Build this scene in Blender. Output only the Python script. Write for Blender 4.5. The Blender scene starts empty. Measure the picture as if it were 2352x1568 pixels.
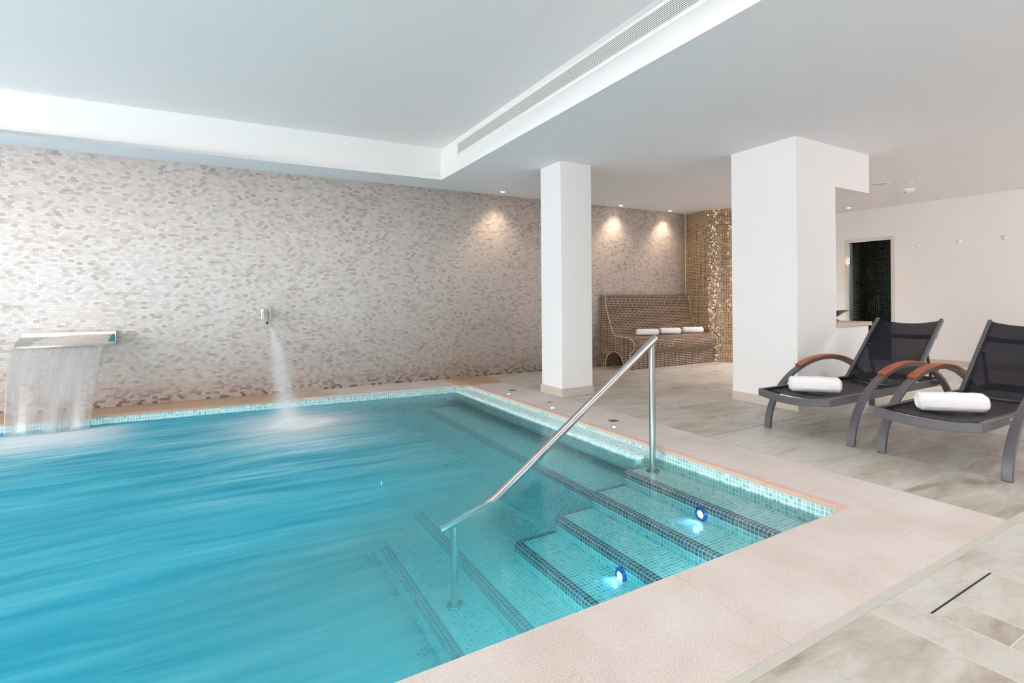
import bpy, bmesh, math, random
from mathutils import Vector, Matrix, noise as mnoise
random.seed(7)
PI = math.pi
scene = bpy.context.scene
COL = scene.collection

# ----------------------------------------------------------------- helpers
class MB:
    """collects geometry (with uvs in metres) and links it as ONE mesh object"""
    def __init__(s):
        s.v = []; s.f = []; s.uv = []; s.mi = []; s.sm = []
    def face(s, pts, uv=None, mi=0, smooth=False, out=None):
        pts = [Vector(p) for p in pts]
        n = Vector((0, 0, 0))
        for i in range(len(pts)):
            a, b = pts[i], pts[(i + 1) % len(pts)]
            n += Vector(((a.y - b.y) * (a.z + b.z), (a.z - b.z) * (a.x + b.x), (a.x - b.x) * (a.y + b.y)))
        if out is not None and n.dot(Vector(out)) < 0:
            pts.reverse(); n = -n
            if uv: uv = list(reversed(uv))
        if uv is None:
            ax = max(range(3), key=lambda i: abs(n[i]))
            o = [(1, 2), (0, 2), (0, 1)][ax]
            uv = [(p[o[0]], p[o[1]]) for p in pts]
        b = len(s.v); s.v += [tuple(p) for p in pts]
        s.f.append(tuple(range(b, b + len(pts)))); s.uv.append(uv); s.mi.append(mi); s.sm.append(smooth)
    def box(s, lo, hi, M=None, mi=0):
        x0, y0, z0 = lo; x1, y1, z1 = hi
        c = [(x0, y0, z0), (x1, y0, z0), (x1, y1, z0), (x0, y1, z0), (x0, y0, z1), (x1, y0, z1), (x1, y1, z1), (x0, y1, z1)]
        for q in ((3, 2, 1, 0), (4, 5, 6, 7), (0, 1, 5, 4), (1, 2, 6, 5), (2, 3, 7, 6), (3, 0, 4, 7)):
            P = [Vector(c[i]) for i in q]
            n = (P[1] - P[0]).cross(P[2] - P[1]); ax = max(range(3), key=lambda i: abs(n[i]))
            o = [(1, 2), (0, 2), (0, 1)][ax]
            uv = [(p[o[0]], p[o[1]]) for p in P]
            if M: P = [M @ p for p in P]
            s.face(P, uv, mi)
    def grid(s, rows, mi=0, smooth=True, closed_u=False, uvs=None, caps=False):
        """rows: list of point rings; mi may be list per row gap"""
        n = len(rows[0]); m = n if closed_u else n - 1
        b = len(s.v)
        for r in rows: s.v += [tuple(p) for p in r]
        for i in range(len(rows) - 1):
            k = mi[i] if isinstance(mi, (list, tuple)) else mi
            for j in range(m):
                j2 = (j + 1) % n
                s.f.append((b + i * n + j, b + i * n + j2, b + (i + 1) * n + j2, b + (i + 1) * n + j))
                if uvs:
                    q = [uvs[i][j], uvs[i][j + 1], uvs[i + 1][j + 1], uvs[i + 1][j]]
                else:
                    q = [(rows[a][c][0], rows[a][c][1]) for a, c in ((i, j), (i, j2), (i + 1, j2), (i + 1, j))]
                s.uv.append(q); s.mi.append(k); s.sm.append(smooth)
        if caps:
            k = mi if not isinstance(mi, (list, tuple)) else mi[0]
            for r, rev in ((0, True), (len(rows) - 1, False)):
                ids = [b + r * n + j for j in range(n)]
                if rev: ids.reverse()
                s.f.append(tuple(ids)); s.uv.append([(s.v[i][0], s.v[i][1]) for i in ids]); s.mi.append(k); s.sm.append(False)
    def tube(s, pts, r, seg=14, caps=True, mi=0):
        pts = [Vector(p) for p in pts]
        rs = r if isinstance(r, (list, tuple)) else [r] * len(pts)
        rows = []; up = None
        for i, p in enumerate(pts):
            a = pts[max(0, i - 1)]; c = pts[min(len(pts) - 1, i + 1)]
            t = (c - a).normalized()
            if up is None:
                up = Vector((0, 0, 1)) if abs(t.z) < .9 else Vector((0, 1, 0))
            x = t.cross(up).normalized(); y = x.cross(t).normalized(); up = y
            rows.append([p + (x * math.cos(2 * PI * j / seg) + y * math.sin(2 * PI * j / seg)) * rs[i] for j in range(seg)])
        s.grid(rows, mi, True, True, None, caps)
    def lathe(s, prof, c=(0, 0, 0), seg=24, M=None, mi=0, caps=False):
        rows = []
        for (r, z) in prof:
            ring = [Vector((r * math.cos(2 * PI * j / seg), r * math.sin(2 * PI * j / seg), z)) for j in range(seg)]
            rows.append([(M @ p if M else p) + Vector(c) for p in ring])
        s.grid(rows, mi, True, True, None, caps)
    def bar(s, pts, w, t, side, mi=0, smooth=True):
        """sweep a rectangle: width w along fixed vector `side`, thickness t along the in-plane normal"""
        pts = [Vector(p) for p in pts]; side = Vector(side).normalized(); rows = []
        for i, p in enumerate(pts):
            a = pts[max(0, i - 1)]; c = pts[min(len(pts) - 1, i + 1)]
            n = (c - a).normalized().cross(side).normalized()
            rows.append([p + side * w / 2 + n * t / 2, p - side * w / 2 + n * t / 2, p - side * w / 2 - n * t / 2, p + side * w / 2 - n * t / 2])
        s.grid(rows, mi, smooth, True, None, True)
    def build(s, name, mats, parent=None, bevel=0, solid=0, seg=2, weld=True):
        me = bpy.data.meshes.new(name)
        me.from_pydata(s.v, [], s.f)
        uvl = me.uv_layers.new(name='UVMap')
        k = 0
        for q in s.uv:
            for c in q:
                uvl.data[k].uv = (c[0], c[1]); k += 1
        for p, m, sm in zip(me.polygons, s.mi, s.sm):
            p.material_index = m; p.use_smooth = sm
        if not isinstance(mats, (list, tuple)): mats = [mats]
        for m in mats: me.materials.append(m)
        if weld:
            bm = bmesh.new(); bm.from_mesh(me)
            bmesh.ops.remove_doubles(bm, verts=bm.verts, dist=1e-5)
            if bm.edges and all(len(e.link_faces) == 2 for e in bm.edges):
                bmesh.ops.recalc_face_normals(bm, faces=bm.faces)
            bm.to_mesh(me); bm.free()
        me.update()
        try: me.set_sharp_from_angle(angle=math.radians(38))
        except Exception: pass
        o = bpy.data.objects.new(name, me); COL.objects.link(o)
        if parent: o.parent = parent
        if solid:
            md = o.modifiers.new('thick', 'SOLIDIFY'); md.thickness = solid; md.offset = 0
        if bevel:
            md = o.modifiers.new('edge', 'BEVEL'); md.width = bevel; md.segments = seg; md.limit_method = 'ANGLE'; md.angle_limit = math.radians(40)
        return o

def tag(o, label=None, cat=None, group=None, kind=None):
    if label: o['label'] = label
    if cat: o['category'] = cat
    if group: o['group'] = group
    if kind: o['kind'] = kind
    return o
def empty(name, loc, label, cat, group=None, rz=0, kind=None):
    o = bpy.data.objects.new(name, None); COL.objects.link(o); o.empty_display_size = .1
    o.location = loc; o.rotation_euler = (0, 0, rz)
    return tag(o, label, cat, group, kind)
def kids(o): return [c for c in COL.objects if c.parent == o]
def copy_tree(o, parent=None):
    ch = kids(o)
    c = o.copy(); COL.objects.link(c)
    if parent: c.parent = parent
    for k in ch: copy_tree(k, c)
    return c

# ----------------------------------------------------------------- node helpers
def new_mat(name):
    m = bpy.data.materials.new(name); m.use_nodes = True
    nt = m.node_tree; nt.nodes.clear()
    return m, nt
def N(nt, t, **kw):
    n = nt.nodes.new(t)
    for k, v in kw.items():
        if k.startswith('i_'): n.inputs[k[2:].replace('_', ' ')].default_value = v
        else: setattr(n, k, v)
    return n
def L(nt, a, b): nt.links.new(a, b)
def setin(n, **kw):
    for k, v in kw.items(): n.inputs[k.replace('_', ' ')].default_value = v
def rgb(r, g, b):
    f = lambda c: (c / 255 / 12.92) if c / 255 <= .04045 else ((c / 255 + .055) / 1.055) ** 2.4
    return (f(r), f(g), f(b), 1)
def ramp(nt, stops, interp='LINEAR'):
    n = N(nt, 'ShaderNodeValToRGB'); cr = n.color_ramp; cr.interpolation = interp
    while len(cr.elements) > len(stops): cr.elements.remove(cr.elements[-1])
    while len(cr.elements) < len(stops): cr.elements.new(.5)
    for e, (p, c) in zip(cr.elements, stops): e.position = p; e.color = c if len(c) == 4 else (*c, 1)
    return n
def math_n(nt, op, a, b=None, c=None, clamp=False):
    n = N(nt, 'ShaderNodeMath', operation=op, use_clamp=clamp)
    for i, x in enumerate((a, b, c)):
        if x is None: continue
        if isinstance(x, (int, float)): n.inputs[i].default_value = x
        else: L(nt, x, n.inputs[i])
    return n.outputs[0]
def mixc(nt, fac, a, b, blend='MIX'):
    n = N(nt, 'ShaderNodeMix', data_type='RGBA', blend_type=blend)
    for i, x in ((0, fac), (6, a), (7, b)):
        if isinstance(x, (int, float)): n.inputs[i].default_value = x
        elif isinstance(x, tuple): n.inputs[i].default_value = x
        else: L(nt, x, n.inputs[i])
    return n.outputs[2]
def mapping(nt, src, scale=(1, 1, 1), loc=(0, 0, 0), rot=(0, 0, 0)):
    n = N(nt, 'ShaderNodeMapping')
    n.inputs['Scale'].default_value = scale; n.inputs['Location'].default_value = loc; n.inputs['Rotation'].default_value = rot
    L(nt, src, n.inputs['Vector']); return n.outputs[0]
def noise(nt, vec, scale, detail=3, rough=.5, dist=0):
    n = N(nt, 'ShaderNodeTexNoise'); setin(n, Scale=scale, Detail=detail, Roughness=rough, Distortion=dist)
    L(nt, vec, n.inputs['Vector']); return n
def finish(nt, shader, vol=None):
    o = N(nt, 'ShaderNodeOutputMaterial'); L(nt, shader, o.inputs['Surface'])
    if vol: L(nt, vol, o.inputs['Volume'])
def pbsdf(nt, color=None, rough=.5, metal=0, spec=.5, bump=None):
    b = N(nt, 'ShaderNodeBsdfPrincipled')
    if color is not None:
        if isinstance(color, tuple): b.inputs['Base Color'].default_value = color
        else: L(nt, color, b.inputs['Base Color'])
    if isinstance(rough, (int, float)): b.inputs['Roughness'].default_value = rough
    else: L(nt, rough, b.inputs['Roughness'])
    b.inputs['Metallic'].default_value = metal
    b.inputs['Specular IOR Level'].default_value = spec
    if bump: L(nt, bump, b.inputs['Normal'])
    return b
def bump(nt, h, strength=.3, dist=.01):
    n = N(nt, 'ShaderNodeBump'); setin(n, Strength=strength, Distance=dist); L(nt, h, n.inputs['Height']); return n.outputs[0]
def simple(name, color, rough=.5, metal=0, spec=.5, var=0, vscale=20, bmp=0, bscale=60, stretch=(1, 1, 1)):
    m, nt = new_mat(name)
    tc = N(nt, 'ShaderNodeTexCoord')
    c = color; bn = None
    if var:
        v = noise(nt, mapping(nt, tc.outputs['Object'], stretch), vscale, 4, .6)
        dark = tuple(x * (1 - var) for x in color[:3]) + (1,)
        c = mixc(nt, v.outputs[0], dark, color)
    if bmp:
        v2 = noise(nt, mapping(nt, tc.outputs['Object'], stretch), bscale, 4, .6)
        bn = bump(nt, v2.outputs[0], bmp, .005)
    finish(nt, pbsdf(nt, c, rough, metal, spec, bn).outputs[0]); return m

def mosaic(name, stops, grout, size=.025, mortar=.0022, rough=.15, tilt=0., metal=0., spec=.5, groutrough=.8, wob=0.):
    """square glass mosaic in uv metres, a random tone per tile"""
    m, nt = new_mat(name)
    uv = N(nt, 'ShaderNodeUVMap').outputs[0]
    if wob:
        w = noise(nt, uv, 9, 2)
        v = N(nt, 'ShaderNodeVectorMath', operation='MULTIPLY_ADD'); L(nt, w.outputs[1], v.inputs[0]); v.inputs[1].default_value = (wob, wob, 0); L(nt, uv, v.inputs[2])
        uv = v.outputs[0]
    br = N(nt, 'ShaderNodeTexBrick', offset=0., squash=1.)
    setin(br, Scale=1., Mortar_Size=mortar, Mortar_Smooth=.1, Bias=0., Brick_Width=size, Row_Height=size)
    br.inputs['Color1'].default_value = (0, 0, 0, 1); br.inputs['Color2'].default_value = (1, 1, 1, 1)
    L(nt, uv, br.inputs['Vector'])
    sep = N(nt, 'ShaderNodeVectorMath', operation='SCALE'); sep.inputs['Scale'].default_value = 1 / size; L(nt, uv, sep.inputs[0])
    fl = N(nt, 'ShaderNodeVectorMath', operation='FLOOR'); L(nt, sep.outputs[0], fl.inputs[0])
    wn = N(nt, 'ShaderNodeTexWhiteNoise', noise_dimensions='2D'); L(nt, fl.outputs[0], wn.inputs['Vector'])
    cr = ramp(nt, stops, 'LINEAR'); L(nt, wn.outputs[0], cr.inputs[0])
    col = mixc(nt, br.outputs['Fac'], cr.outputs[0], grout)
    inv = math_n(nt, 'SUBTRACT', 1., br.outputs['Fac'])
    bn = bump(nt, inv, .25, .002)
    if tilt:
        wn2 = N(nt, 'ShaderNodeVectorMath', operation='SUBTRACT'); L(nt, wn.outputs[1], wn2.inputs[0]); wn2.inputs[1].default_value = (.5, .5, .5)
        sc = N(nt, 'ShaderNodeVectorMath', operation='SCALE'); L(nt, wn2.outputs[0], sc.inputs[0]); sc.inputs['Scale'].default_value = tilt
        ad = N(nt, 'ShaderNodeVectorMath', operation='ADD'); L(nt, bn, ad.inputs[0]); L(nt, sc.outputs[0], ad.inputs[1])
        nn = N(nt, 'ShaderNodeVectorMath', operation='NORMALIZE'); L(nt, ad.outputs[0], nn.inputs[0]); bn = nn.outputs[0]
    rg = N(nt, 'ShaderNodeMapRange'); rg.inputs['To Min'].default_value = rough; rg.inputs['To Max'].default_value = groutrough; L(nt, br.outputs['Fac'], rg.inputs['Value'])
    p = pbsdf(nt, col, rg.outputs[0], 0, spec, bn)
    if metal: L(nt, math_n(nt, 'MULTIPLY', inv, metal), p.inputs['Metallic'])
    finish(nt, p.outputs[0]); return m

# ----------------------------------------------------------------- materials
M = {}
M['white'] = simple('white_paint', (.88, .875, .87, 1), .7, 0, .25, .02, 3, .03, 90)
M['coffer'] = simple('coffer_paint_bounce_tint', (.95, .885, .88, 1), .85, 0, .2, .02, 2)  # white ceiling; reddish tint painted in against cyan bounce off the pool
M['ceil'] = simple('ceiling_paint_bounce_tint', (.885, .89, .925, 1), .85, 0, .2, .02, 2)  # same white; bluish tint painted in against warm bounce off the floor
M['white_metal'] = simple('white_enamel', (.84, .84, .82, 1), .4, 0, .4)
M['dark_void'] = simple('dark_duct', (.10, .098, .095, 1), .9)
M['blade'] = simple('polished_blade', (.74, .70, .67, 1), .12, 1)
M['satin'] = simple('satin_plate', (.80, .79, .77, 1), .42, .7)
M['doorframe'] = simple('pale_grey_door_frame', (.66, .645, .64, 1), .45, 0, .4)
M['chrome'] = simple('chrome', (.82, .83, .84, 1), .08, 1)
M['steel'] = simple('brushed_steel', (.60, .585, .56, 1), .24, 1, .5, .12, 60, .05, 120, (1, 1, .1))
M['black'] = simple('black_rubber', (.015, .015, .016, 1), .6)
M['frame'] = simple('charcoal_powder_coat', rgb(97, 95, 100), .38, .15, .5, .08, 25)
M['towel'] = simple('white_terry', (.90, .895, .91, 1), .95, 0, .1, .05, 40, 1., 20)
M['trim_cream'] = simple('cream_trim', rgb(222, 200, 172), .5)

def emis(name, col, s):
    m, nt = new_mat(name); e = N(nt, 'ShaderNodeEmission'); e.inputs[0].default_value = col; e.inputs[1].default_value = s
    finish(nt, e.outputs[0]); return m
M['lens_warm'] = emis('warm_lamp_lens', (1, .82, .58, 1), 14)
M['lens_blue'] = emis('blue_pool_lamp_lens', (.26, .42, 1, 1), .9)
M['lens_led'] = emis('cool_led_lens', (.80, .88, 1, 1), 5)

# split-face stone mosaic
def stone():
    m, nt = new_mat('splitface_stone_mosaic')
    uv = N(nt, 'ShaderNodeUVMap').outputs[0]
    BW, RH = .046, .0262
    br = N(nt, 'ShaderNodeTexBrick', offset=.5, offset_frequency=2)
    setin(br, Scale=1., Mortar_Size=.0006, Mortar_Smooth=.3, Bias=0., Brick_Width=BW, Row_Height=RH)
    L(nt, uv, br.inputs['Vector'])
    su = N(nt, 'ShaderNodeSeparateXYZ'); L(nt, uv, su.inputs[0])
    row = math_n(nt, 'FLOOR', math_n(nt, 'DIVIDE', su.outputs[1], RH))
    par = math_n(nt, 'FLOORED_MODULO', row, 2.)
    colm = math_n(nt, 'FLOOR', math_n(nt, 'ADD', math_n(nt, 'DIVIDE', su.outputs[0], BW), math_n(nt, 'MULTIPLY_ADD', par, -.5, .5)))
    cid = N(nt, 'ShaderNodeCombineXYZ'); L(nt, colm, cid.inputs[0]); L(nt, row, cid.inputs[1])
    wn = N(nt, 'ShaderNodeTexWhiteNoise', noise_dimensions='2D'); L(nt, cid.outputs[0], wn.inputs['Vector'])
    rnd = wn.outputs[0]
    # large clusters shift the tone of the single stones
    big = noise(nt, uv, 1.6, 4, .65)
    mid = noise(nt, uv, 9, 3, .6)
    v = math_n(nt, 'ADD', math_n(nt, 'MULTIPLY', math_n(nt, 'POWER', rnd, .8), .50), math_n(nt, 'MULTIPLY', big.outputs[0], .34))
    v = math_n(nt, 'ADD', v, math_n(nt, 'MULTIPLY', mid.outputs[0], .20))
    cr = ramp(nt, [(.14, rgb(160, 144, 137)), (.27, rgb(196, 182, 175)), (.42, rgb(218, 207, 201)), (.62, rgb(227, 218, 213)), (.80, rgb(233, 227, 223)), (.95, rgb(242, 239, 236))])
    L(nt, v, cr.inputs[0])
    grain = noise(nt, mapping(nt, uv, (1, 3, 1)), 130, 4, .6)
    c = mixc(nt, .3, cr.outputs[0], grain.outputs[0], 'SOFT_LIGHT')
    # damp stones along the foot of the wall
    sx = N(nt, 'ShaderNodeSeparateXYZ'); L(nt, uv, sx.inputs[0])
    low = N(nt, 'ShaderNodeMapRange'); low.inputs['From Min'].default_value = .22; low.inputs['From Max'].default_value = 0.; L(nt, sx.outputs[1], low.inputs['Value'])
    wet = math_n(nt, 'MULTIPLY', low.outputs[0], math_n(nt, 'GREATER_THAN', rnd, .72), clamp=True)
    c = mixc(nt, wet, c, rgb(150, 122, 112))
    c = mixc(nt, math_n(nt, 'MULTIPLY', br.outputs['Fac'], .7), c, rgb(160, 148, 142))
    h = math_n(nt, 'ADD', math_n(nt, 'MULTIPLY', rnd, .5), math_n(nt, 'MULTIPLY', grain.outputs[0], .5))
    h = math_n(nt, 'SUBTRACT', h, br.outputs['Fac'])
    finish(nt, pbsdf(nt, c, .75, 0, .25, bump(nt, h, .5, .006)).outputs[0]); return m
M['stone'] = stone()

AQ = [(0, rgb(116, 188, 190)), (.2, rgb(140, 204, 203)), (.45, rgb(158, 215, 213)), (.7, rgb(170, 220, 219)), (.88, rgb(194, 231, 230)), (1, rgb(140, 198, 218))]
M['aqua'] = mosaic('aqua_glass_mosaic', AQ, rgb(240, 246, 244), .025, .0021, .12, 0, 0, .6)
DK = [(0, rgb(72, 102, 128)), (.25, rgb(112, 102, 112)), (.5, rgb(138, 124, 122)), (.68, rgb(108, 120, 178)), (.82, rgb(160, 150, 126)), (1, rgb(88, 130, 156))]
M['darktile'] = mosaic('iridescent_edge_mosaic', DK, rgb(220, 232, 230), .025, .0018, .12, 0, .2, .6)
BR = [(0, rgb(18, 12, 12)), (.3, rgb(36, 23, 22)), (.6, rgb(56, 34, 30)), (.85, rgb(72, 46, 36)), (1, rgb(28, 22, 26))]
M['brown'] = mosaic('brown_glass_mosaic', BR, rgb(204, 178, 154), .029, .0029, .16, .05, 0, .5)
BG = [(0, rgb(76, 52, 40)), (.3, rgb(104, 78, 58)), (.6, rgb(130, 106, 80)), (.85, rgb(152, 134, 104)), (1, rgb(112, 100, 88))]
M['bronze'] = mosaic('bronze_glass_mosaic', BG, rgb(216, 186, 150), .027, .0026, .10, .22, .35, .8)
BK = [(0, rgb(8, 8, 9)), (.6, rgb(20, 17, 17)), (1, rgb(40, 22, 22))]
M['blacktile'] = mosaic('black_glass_mosaic', BK, rgb(200, 196, 188), .03, .0026, .15, .05, 0, .5)

# porcelain floor: veined tiles on a .69 x .455 grid
def porcelain():
    m, nt = new_mat('veined_porcelain_tile')
    uv = N(nt, 'ShaderNodeUVMap').outputs[0]
    br = N(nt, 'ShaderNodeTexBrick', offset=0.)
    setin(br, Scale=1., Mortar_Size=.0022, Mortar_Smooth=.1, Bias=0., Brick_Width=.69, Row_Height=.455)
    br.inputs['Color1'].default_value = (0, 0, 0, 1); br.inputs['Color2'].default_value = (1, 1, 1, 1)
    v = mapping(nt, uv, (1, 1, 1), (-1.97 + .69 * 20, -.96 + .455 * 20, 0)); L(nt, v, br.inputs['Vector'])
    # each tile takes its own piece of the veining
    off = N(nt, 'ShaderNodeVectorMath', operation='MULTIPLY_ADD'); L(nt, br.outputs['Color'], off.inputs[0]); off.inputs[1].default_value = (37, 61, 0); L(nt, uv, off.inputs[2])
    st = mapping(nt, off.outputs[0], (1.1, 3.6, 1), (0, 0, 0), (0, 0, .18))
    a = noise(nt, st, 1.6, 7, .62, .6); b = noise(nt, st, 5., 6, .7, .4)
    w = N(nt, 'ShaderNodeTexWave', wave_type='BANDS', bands_direction='DIAGONAL'); setin(w, Scale=1.2, Distortion=9., Detail=4., Detail_Scale=1.4, Detail_Roughness=.62); L(nt, st, w.inputs['Vector'])
    f = math_n(nt, 'ADD', math_n(nt, 'MULTIPLY', a.outputs[0], .75), math_n(nt, 'MULTIPLY', b.outputs[0], .3))
    f = math_n(nt, 'ADD', f, math_n(nt, 'MULTIPLY', br.outputs['Color'], .10))
    cr = ramp(nt, [(.30, rgb(134, 121, 108)), (.42, rgb(166, 154, 141)), (.52, rgb(190, 182, 171)), (.64, rgb(205, 201, 192)), (.85, rgb(214, 212, 205))]); L(nt, f, cr.inputs[0])
    vr = ramp(nt, [(.0, (1, 1, 1)), (.04, (0, 0, 0))]); L(nt, w.outputs[0], vr.inputs[0])
    c = mixc(nt, math_n(nt, 'MULTIPLY', vr.outputs[0], .13), cr.outputs[0], rgb(138, 124, 114))
    c = mixc(nt, br.outputs['Fac'], c, rgb(224, 216, 204))
    h = math_n(nt, 'ADD', math_n(nt, 'MULTIPLY', b.outputs[0], .3), math_n(nt, 'SUBTRACT', 1., br.outputs['Fac']))
    finish(nt, pbsdf(nt, c, math_n(nt, 'MULTIPLY_ADD', a.outputs[0], .25, .30), 0, .35, bump(nt, h, .12, .003)).outputs[0]); return m
M['floor'] = porcelain()

# rough pinkish coping stone with wet and rusty stains
def coping():
    m, nt = new_mat('bush_hammered_coping_stone')
    tc = N(nt, 'ShaderNodeTexCoord'); P = tc.outputs['Object']
    sx = N(nt, 'ShaderNodeSeparateXYZ'); L(nt, P, sx.inputs[0]); X, Y, Z = sx.outputs
    g0 = noise(nt, P, 150, 2, .8); g = ramp(nt, [(.36, (.22, .22, .22)), (.64, (.78, .78, .78))]); L(nt, g0.outputs[0], g.inputs[0]); g2 = noise(nt, P, 2.6, 5, .6); g3 = noise(nt, P, 7.5, 5, .65)
    base = ramp(nt, [(.3, rgb(207, 195, 187)), (.55, rgb(216, 206, 199)), (.8, rgb(223, 217, 212))]); L(nt, g2.outputs[0], base.inputs[0])
    c = mixc(nt, .55, base.outputs[0], g.outputs[0], 'SOFT_LIGHT')
    st = ramp(nt, [(.60, (0, 0, 0)), (.72, (1, 1, 1))]); L(nt, g3.outputs[0], st.inputs[0])
    c = mixc(nt, math_n(nt, 'MULTIPLY', st.outputs[0], .3), c, rgb(216, 188, 160))
    # soaked strip between the pool and the stone wall
    yy = math_n(nt, 'ADD', Y, math_n(nt, 'MULTIPLY', math_n(nt, 'SUBTRACT', g3.outputs[0], .5), .5))
    wa = N(nt, 'ShaderNodeMapRange', interpolation_type='SMOOTHSTEP'); wa.inputs['From Min'].default_value = 6.02; wa.inputs['From Max'].default_value = 6.12; L(nt, yy, wa.inputs['Value'])
    xx = math_n(nt, 'ADD', X, math_n(nt, 'MULTIPLY', math_n(nt, 'SUBTRACT', g2.outputs[0], .5), 2.2))
    dry = N(nt, 'ShaderNodeMapRange', interpolation_type='SMOOTHSTEP'); dry.inputs['From Min'].default_value = .55; dry.inputs['From Max'].default_value = 1.35; L(nt, xx, dry.inputs['Value'])
    pud = N(nt, 'ShaderNodeMapRange', interpolation_type='SMOOTHSTEP'); pud.inputs['From Min'].default_value = 2.72; pud.inputs['From Max'].default_value = 2.80
    L(nt, math_n(nt, 'ADD', X, math_n(nt, 'MULTIPLY', math_n(nt, 'SUBTRACT', g3.outputs[0], .5), .6)), pud.inputs['Value'])
    wetm = math_n(nt, 'MULTIPLY', wa.outputs[0], math_n(nt, 'MAXIMUM', math_n(nt, 'SUBTRACT', 1., dry.outputs[0]), pud.outputs[0]))
    wood = noise(nt, mapping(nt, P, (3, 26, 1)), 3, 4, .6)
    wetc = mixc(nt, wood.outputs[0], rgb(176, 138, 106), rgb(206, 172, 138))
    c = mixc(nt, math_n(nt, 'MULTIPLY', wetm, .86), c, wetc)
    # rusty damp rim of the pool edge
    ed = N(nt, 'ShaderNodeMapRange', interpolation_type='SMOOTHSTEP'); ed.inputs['From Min'].default_value = 2.90; ed.inputs['From Max'].default_value = 2.835; L(nt, math_n(nt, 'ADD', X, math_n(nt, 'MULTIPLY', math_n(nt, 'SUBTRACT', g3.outputs[0], .5), .10)), ed.inputs['Value'])
    on = math_n(nt, 'MULTIPLY', math_n(nt, 'GREATER_THAN', X, 2.7), math_n(nt, 'GREATER_THAN', Y, 1.44))
    c = mixc(nt, math_n(nt, 'MULTIPLY', math_n(nt, 'MULTIPLY', ed.outputs[0], on), .75), c, rgb(216, 176, 152))
    rough = N(nt, 'ShaderNodeMapRange'); rough.inputs['To Min'].default_value = .8; rough.inputs['To Max'].default_value = .3; L(nt, wetm, rough.inputs['Value'])
    finish(nt, pbsdf(nt, c, rough.outputs[0], 0, .3, bump(nt, g.outputs[0], .35, .003)).outputs[0]); return m
M['coping'] = coping()
M['marble'] = simple('beige_marble', rgb(212, 190, 174), .35, 0, .5, .22, 7, 0, 1, (1, 1, 4))
M['skirt'] = simple('stone_skirting', rgb(216, 206, 194), .5, 0, .4, .22, 9, .1, 60, (1, 1, 3))
M['joint'] = simple('grey_expansion_joint', rgb(203, 200, 190), .6, 0, .3, .1, 12)
M['wood'] = None
def wood():
    m, nt = new_mat('oiled_teak')
    tc = N(nt, 'ShaderNodeTexCoord'); v = mapping(nt, tc.outputs['Object'], (3, 40, 8))
    a = noise(nt, v, 2.2, 6, .65, .8)
    cr = ramp(nt, [(.25, rgb(108, 48, 22)), (.5, rgb(164, 84, 42)), (.75, rgb(192, 112, 62))]); L(nt, a.outputs[0], cr.inputs[0])
    finish(nt, pbsdf(nt, cr.outputs[0], .38, 0, .5, bump(nt, a.outputs[0], .1, .002)).outputs[0]); return m
M['wood'] = wood()
def sling():
    m, nt = new_mat('navy_sling_mesh')
    tc = N(nt, 'ShaderNodeTexCoord')
    a = noise(nt, tc.outputs['Object'], 5, 4, .6); b = noise(nt, mapping(nt, tc.outputs['Object'], (8, 160, 8)), 3, 2)
    c = mixc(nt, a.outputs[0], rgb(5, 5, 16), rgb(18, 18, 36))
    c = mixc(nt, math_n(nt, 'MULTIPLY', b.outputs[0], .35), c, rgb(42, 41, 56))
    p = pbsdf(nt, c, .5, 0, .35)
    t = N(nt, 'ShaderNodeBsdfTransparent'); mx = N(nt, 'ShaderNodeMixShader'); mx.inputs[0].default_value = .22
    L(nt, p.outputs[0], mx.inputs[1]); L(nt, t.outputs[0], mx.inputs[2])
    finish(nt, mx.outputs[0]); return m
M['sling'] = sling()
def glass():
    m, nt = new_mat('door_glass')
    g = N(nt, 'ShaderNodeBsdfGlossy'); g.inputs['Roughness'].default_value = .02
    t = N(nt, 'ShaderNodeBsdfTransparent'); t.inputs[0].default_value = (.80, .90, .86, 1)
    f = N(nt, 'ShaderNodeFresnel'); f.inputs[0].default_value = 1.45
    mx = N(nt, 'ShaderNodeMixShader'); L(nt, math_n(nt, 'MULTIPLY', f.outputs[0], .35), mx.inputs[0]); L(nt, t.outputs[0], mx.inputs[1]); L(nt, g.outputs[0], mx.inputs[2])
    finish(nt, mx.outputs[0]); return m
M['glass'] = glass()
M['glass_edge'] = simple('green_glass_edge', rgb(170, 205, 185), .2, 0, .6)
M['hook'] = simple('satin_hook', (.75, .80, .80, 1), .18, .6)
M['bowlm'] = simple('bronze_bowl', rgb(92, 76, 60), .3, .6, .5, .3, 12)

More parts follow.
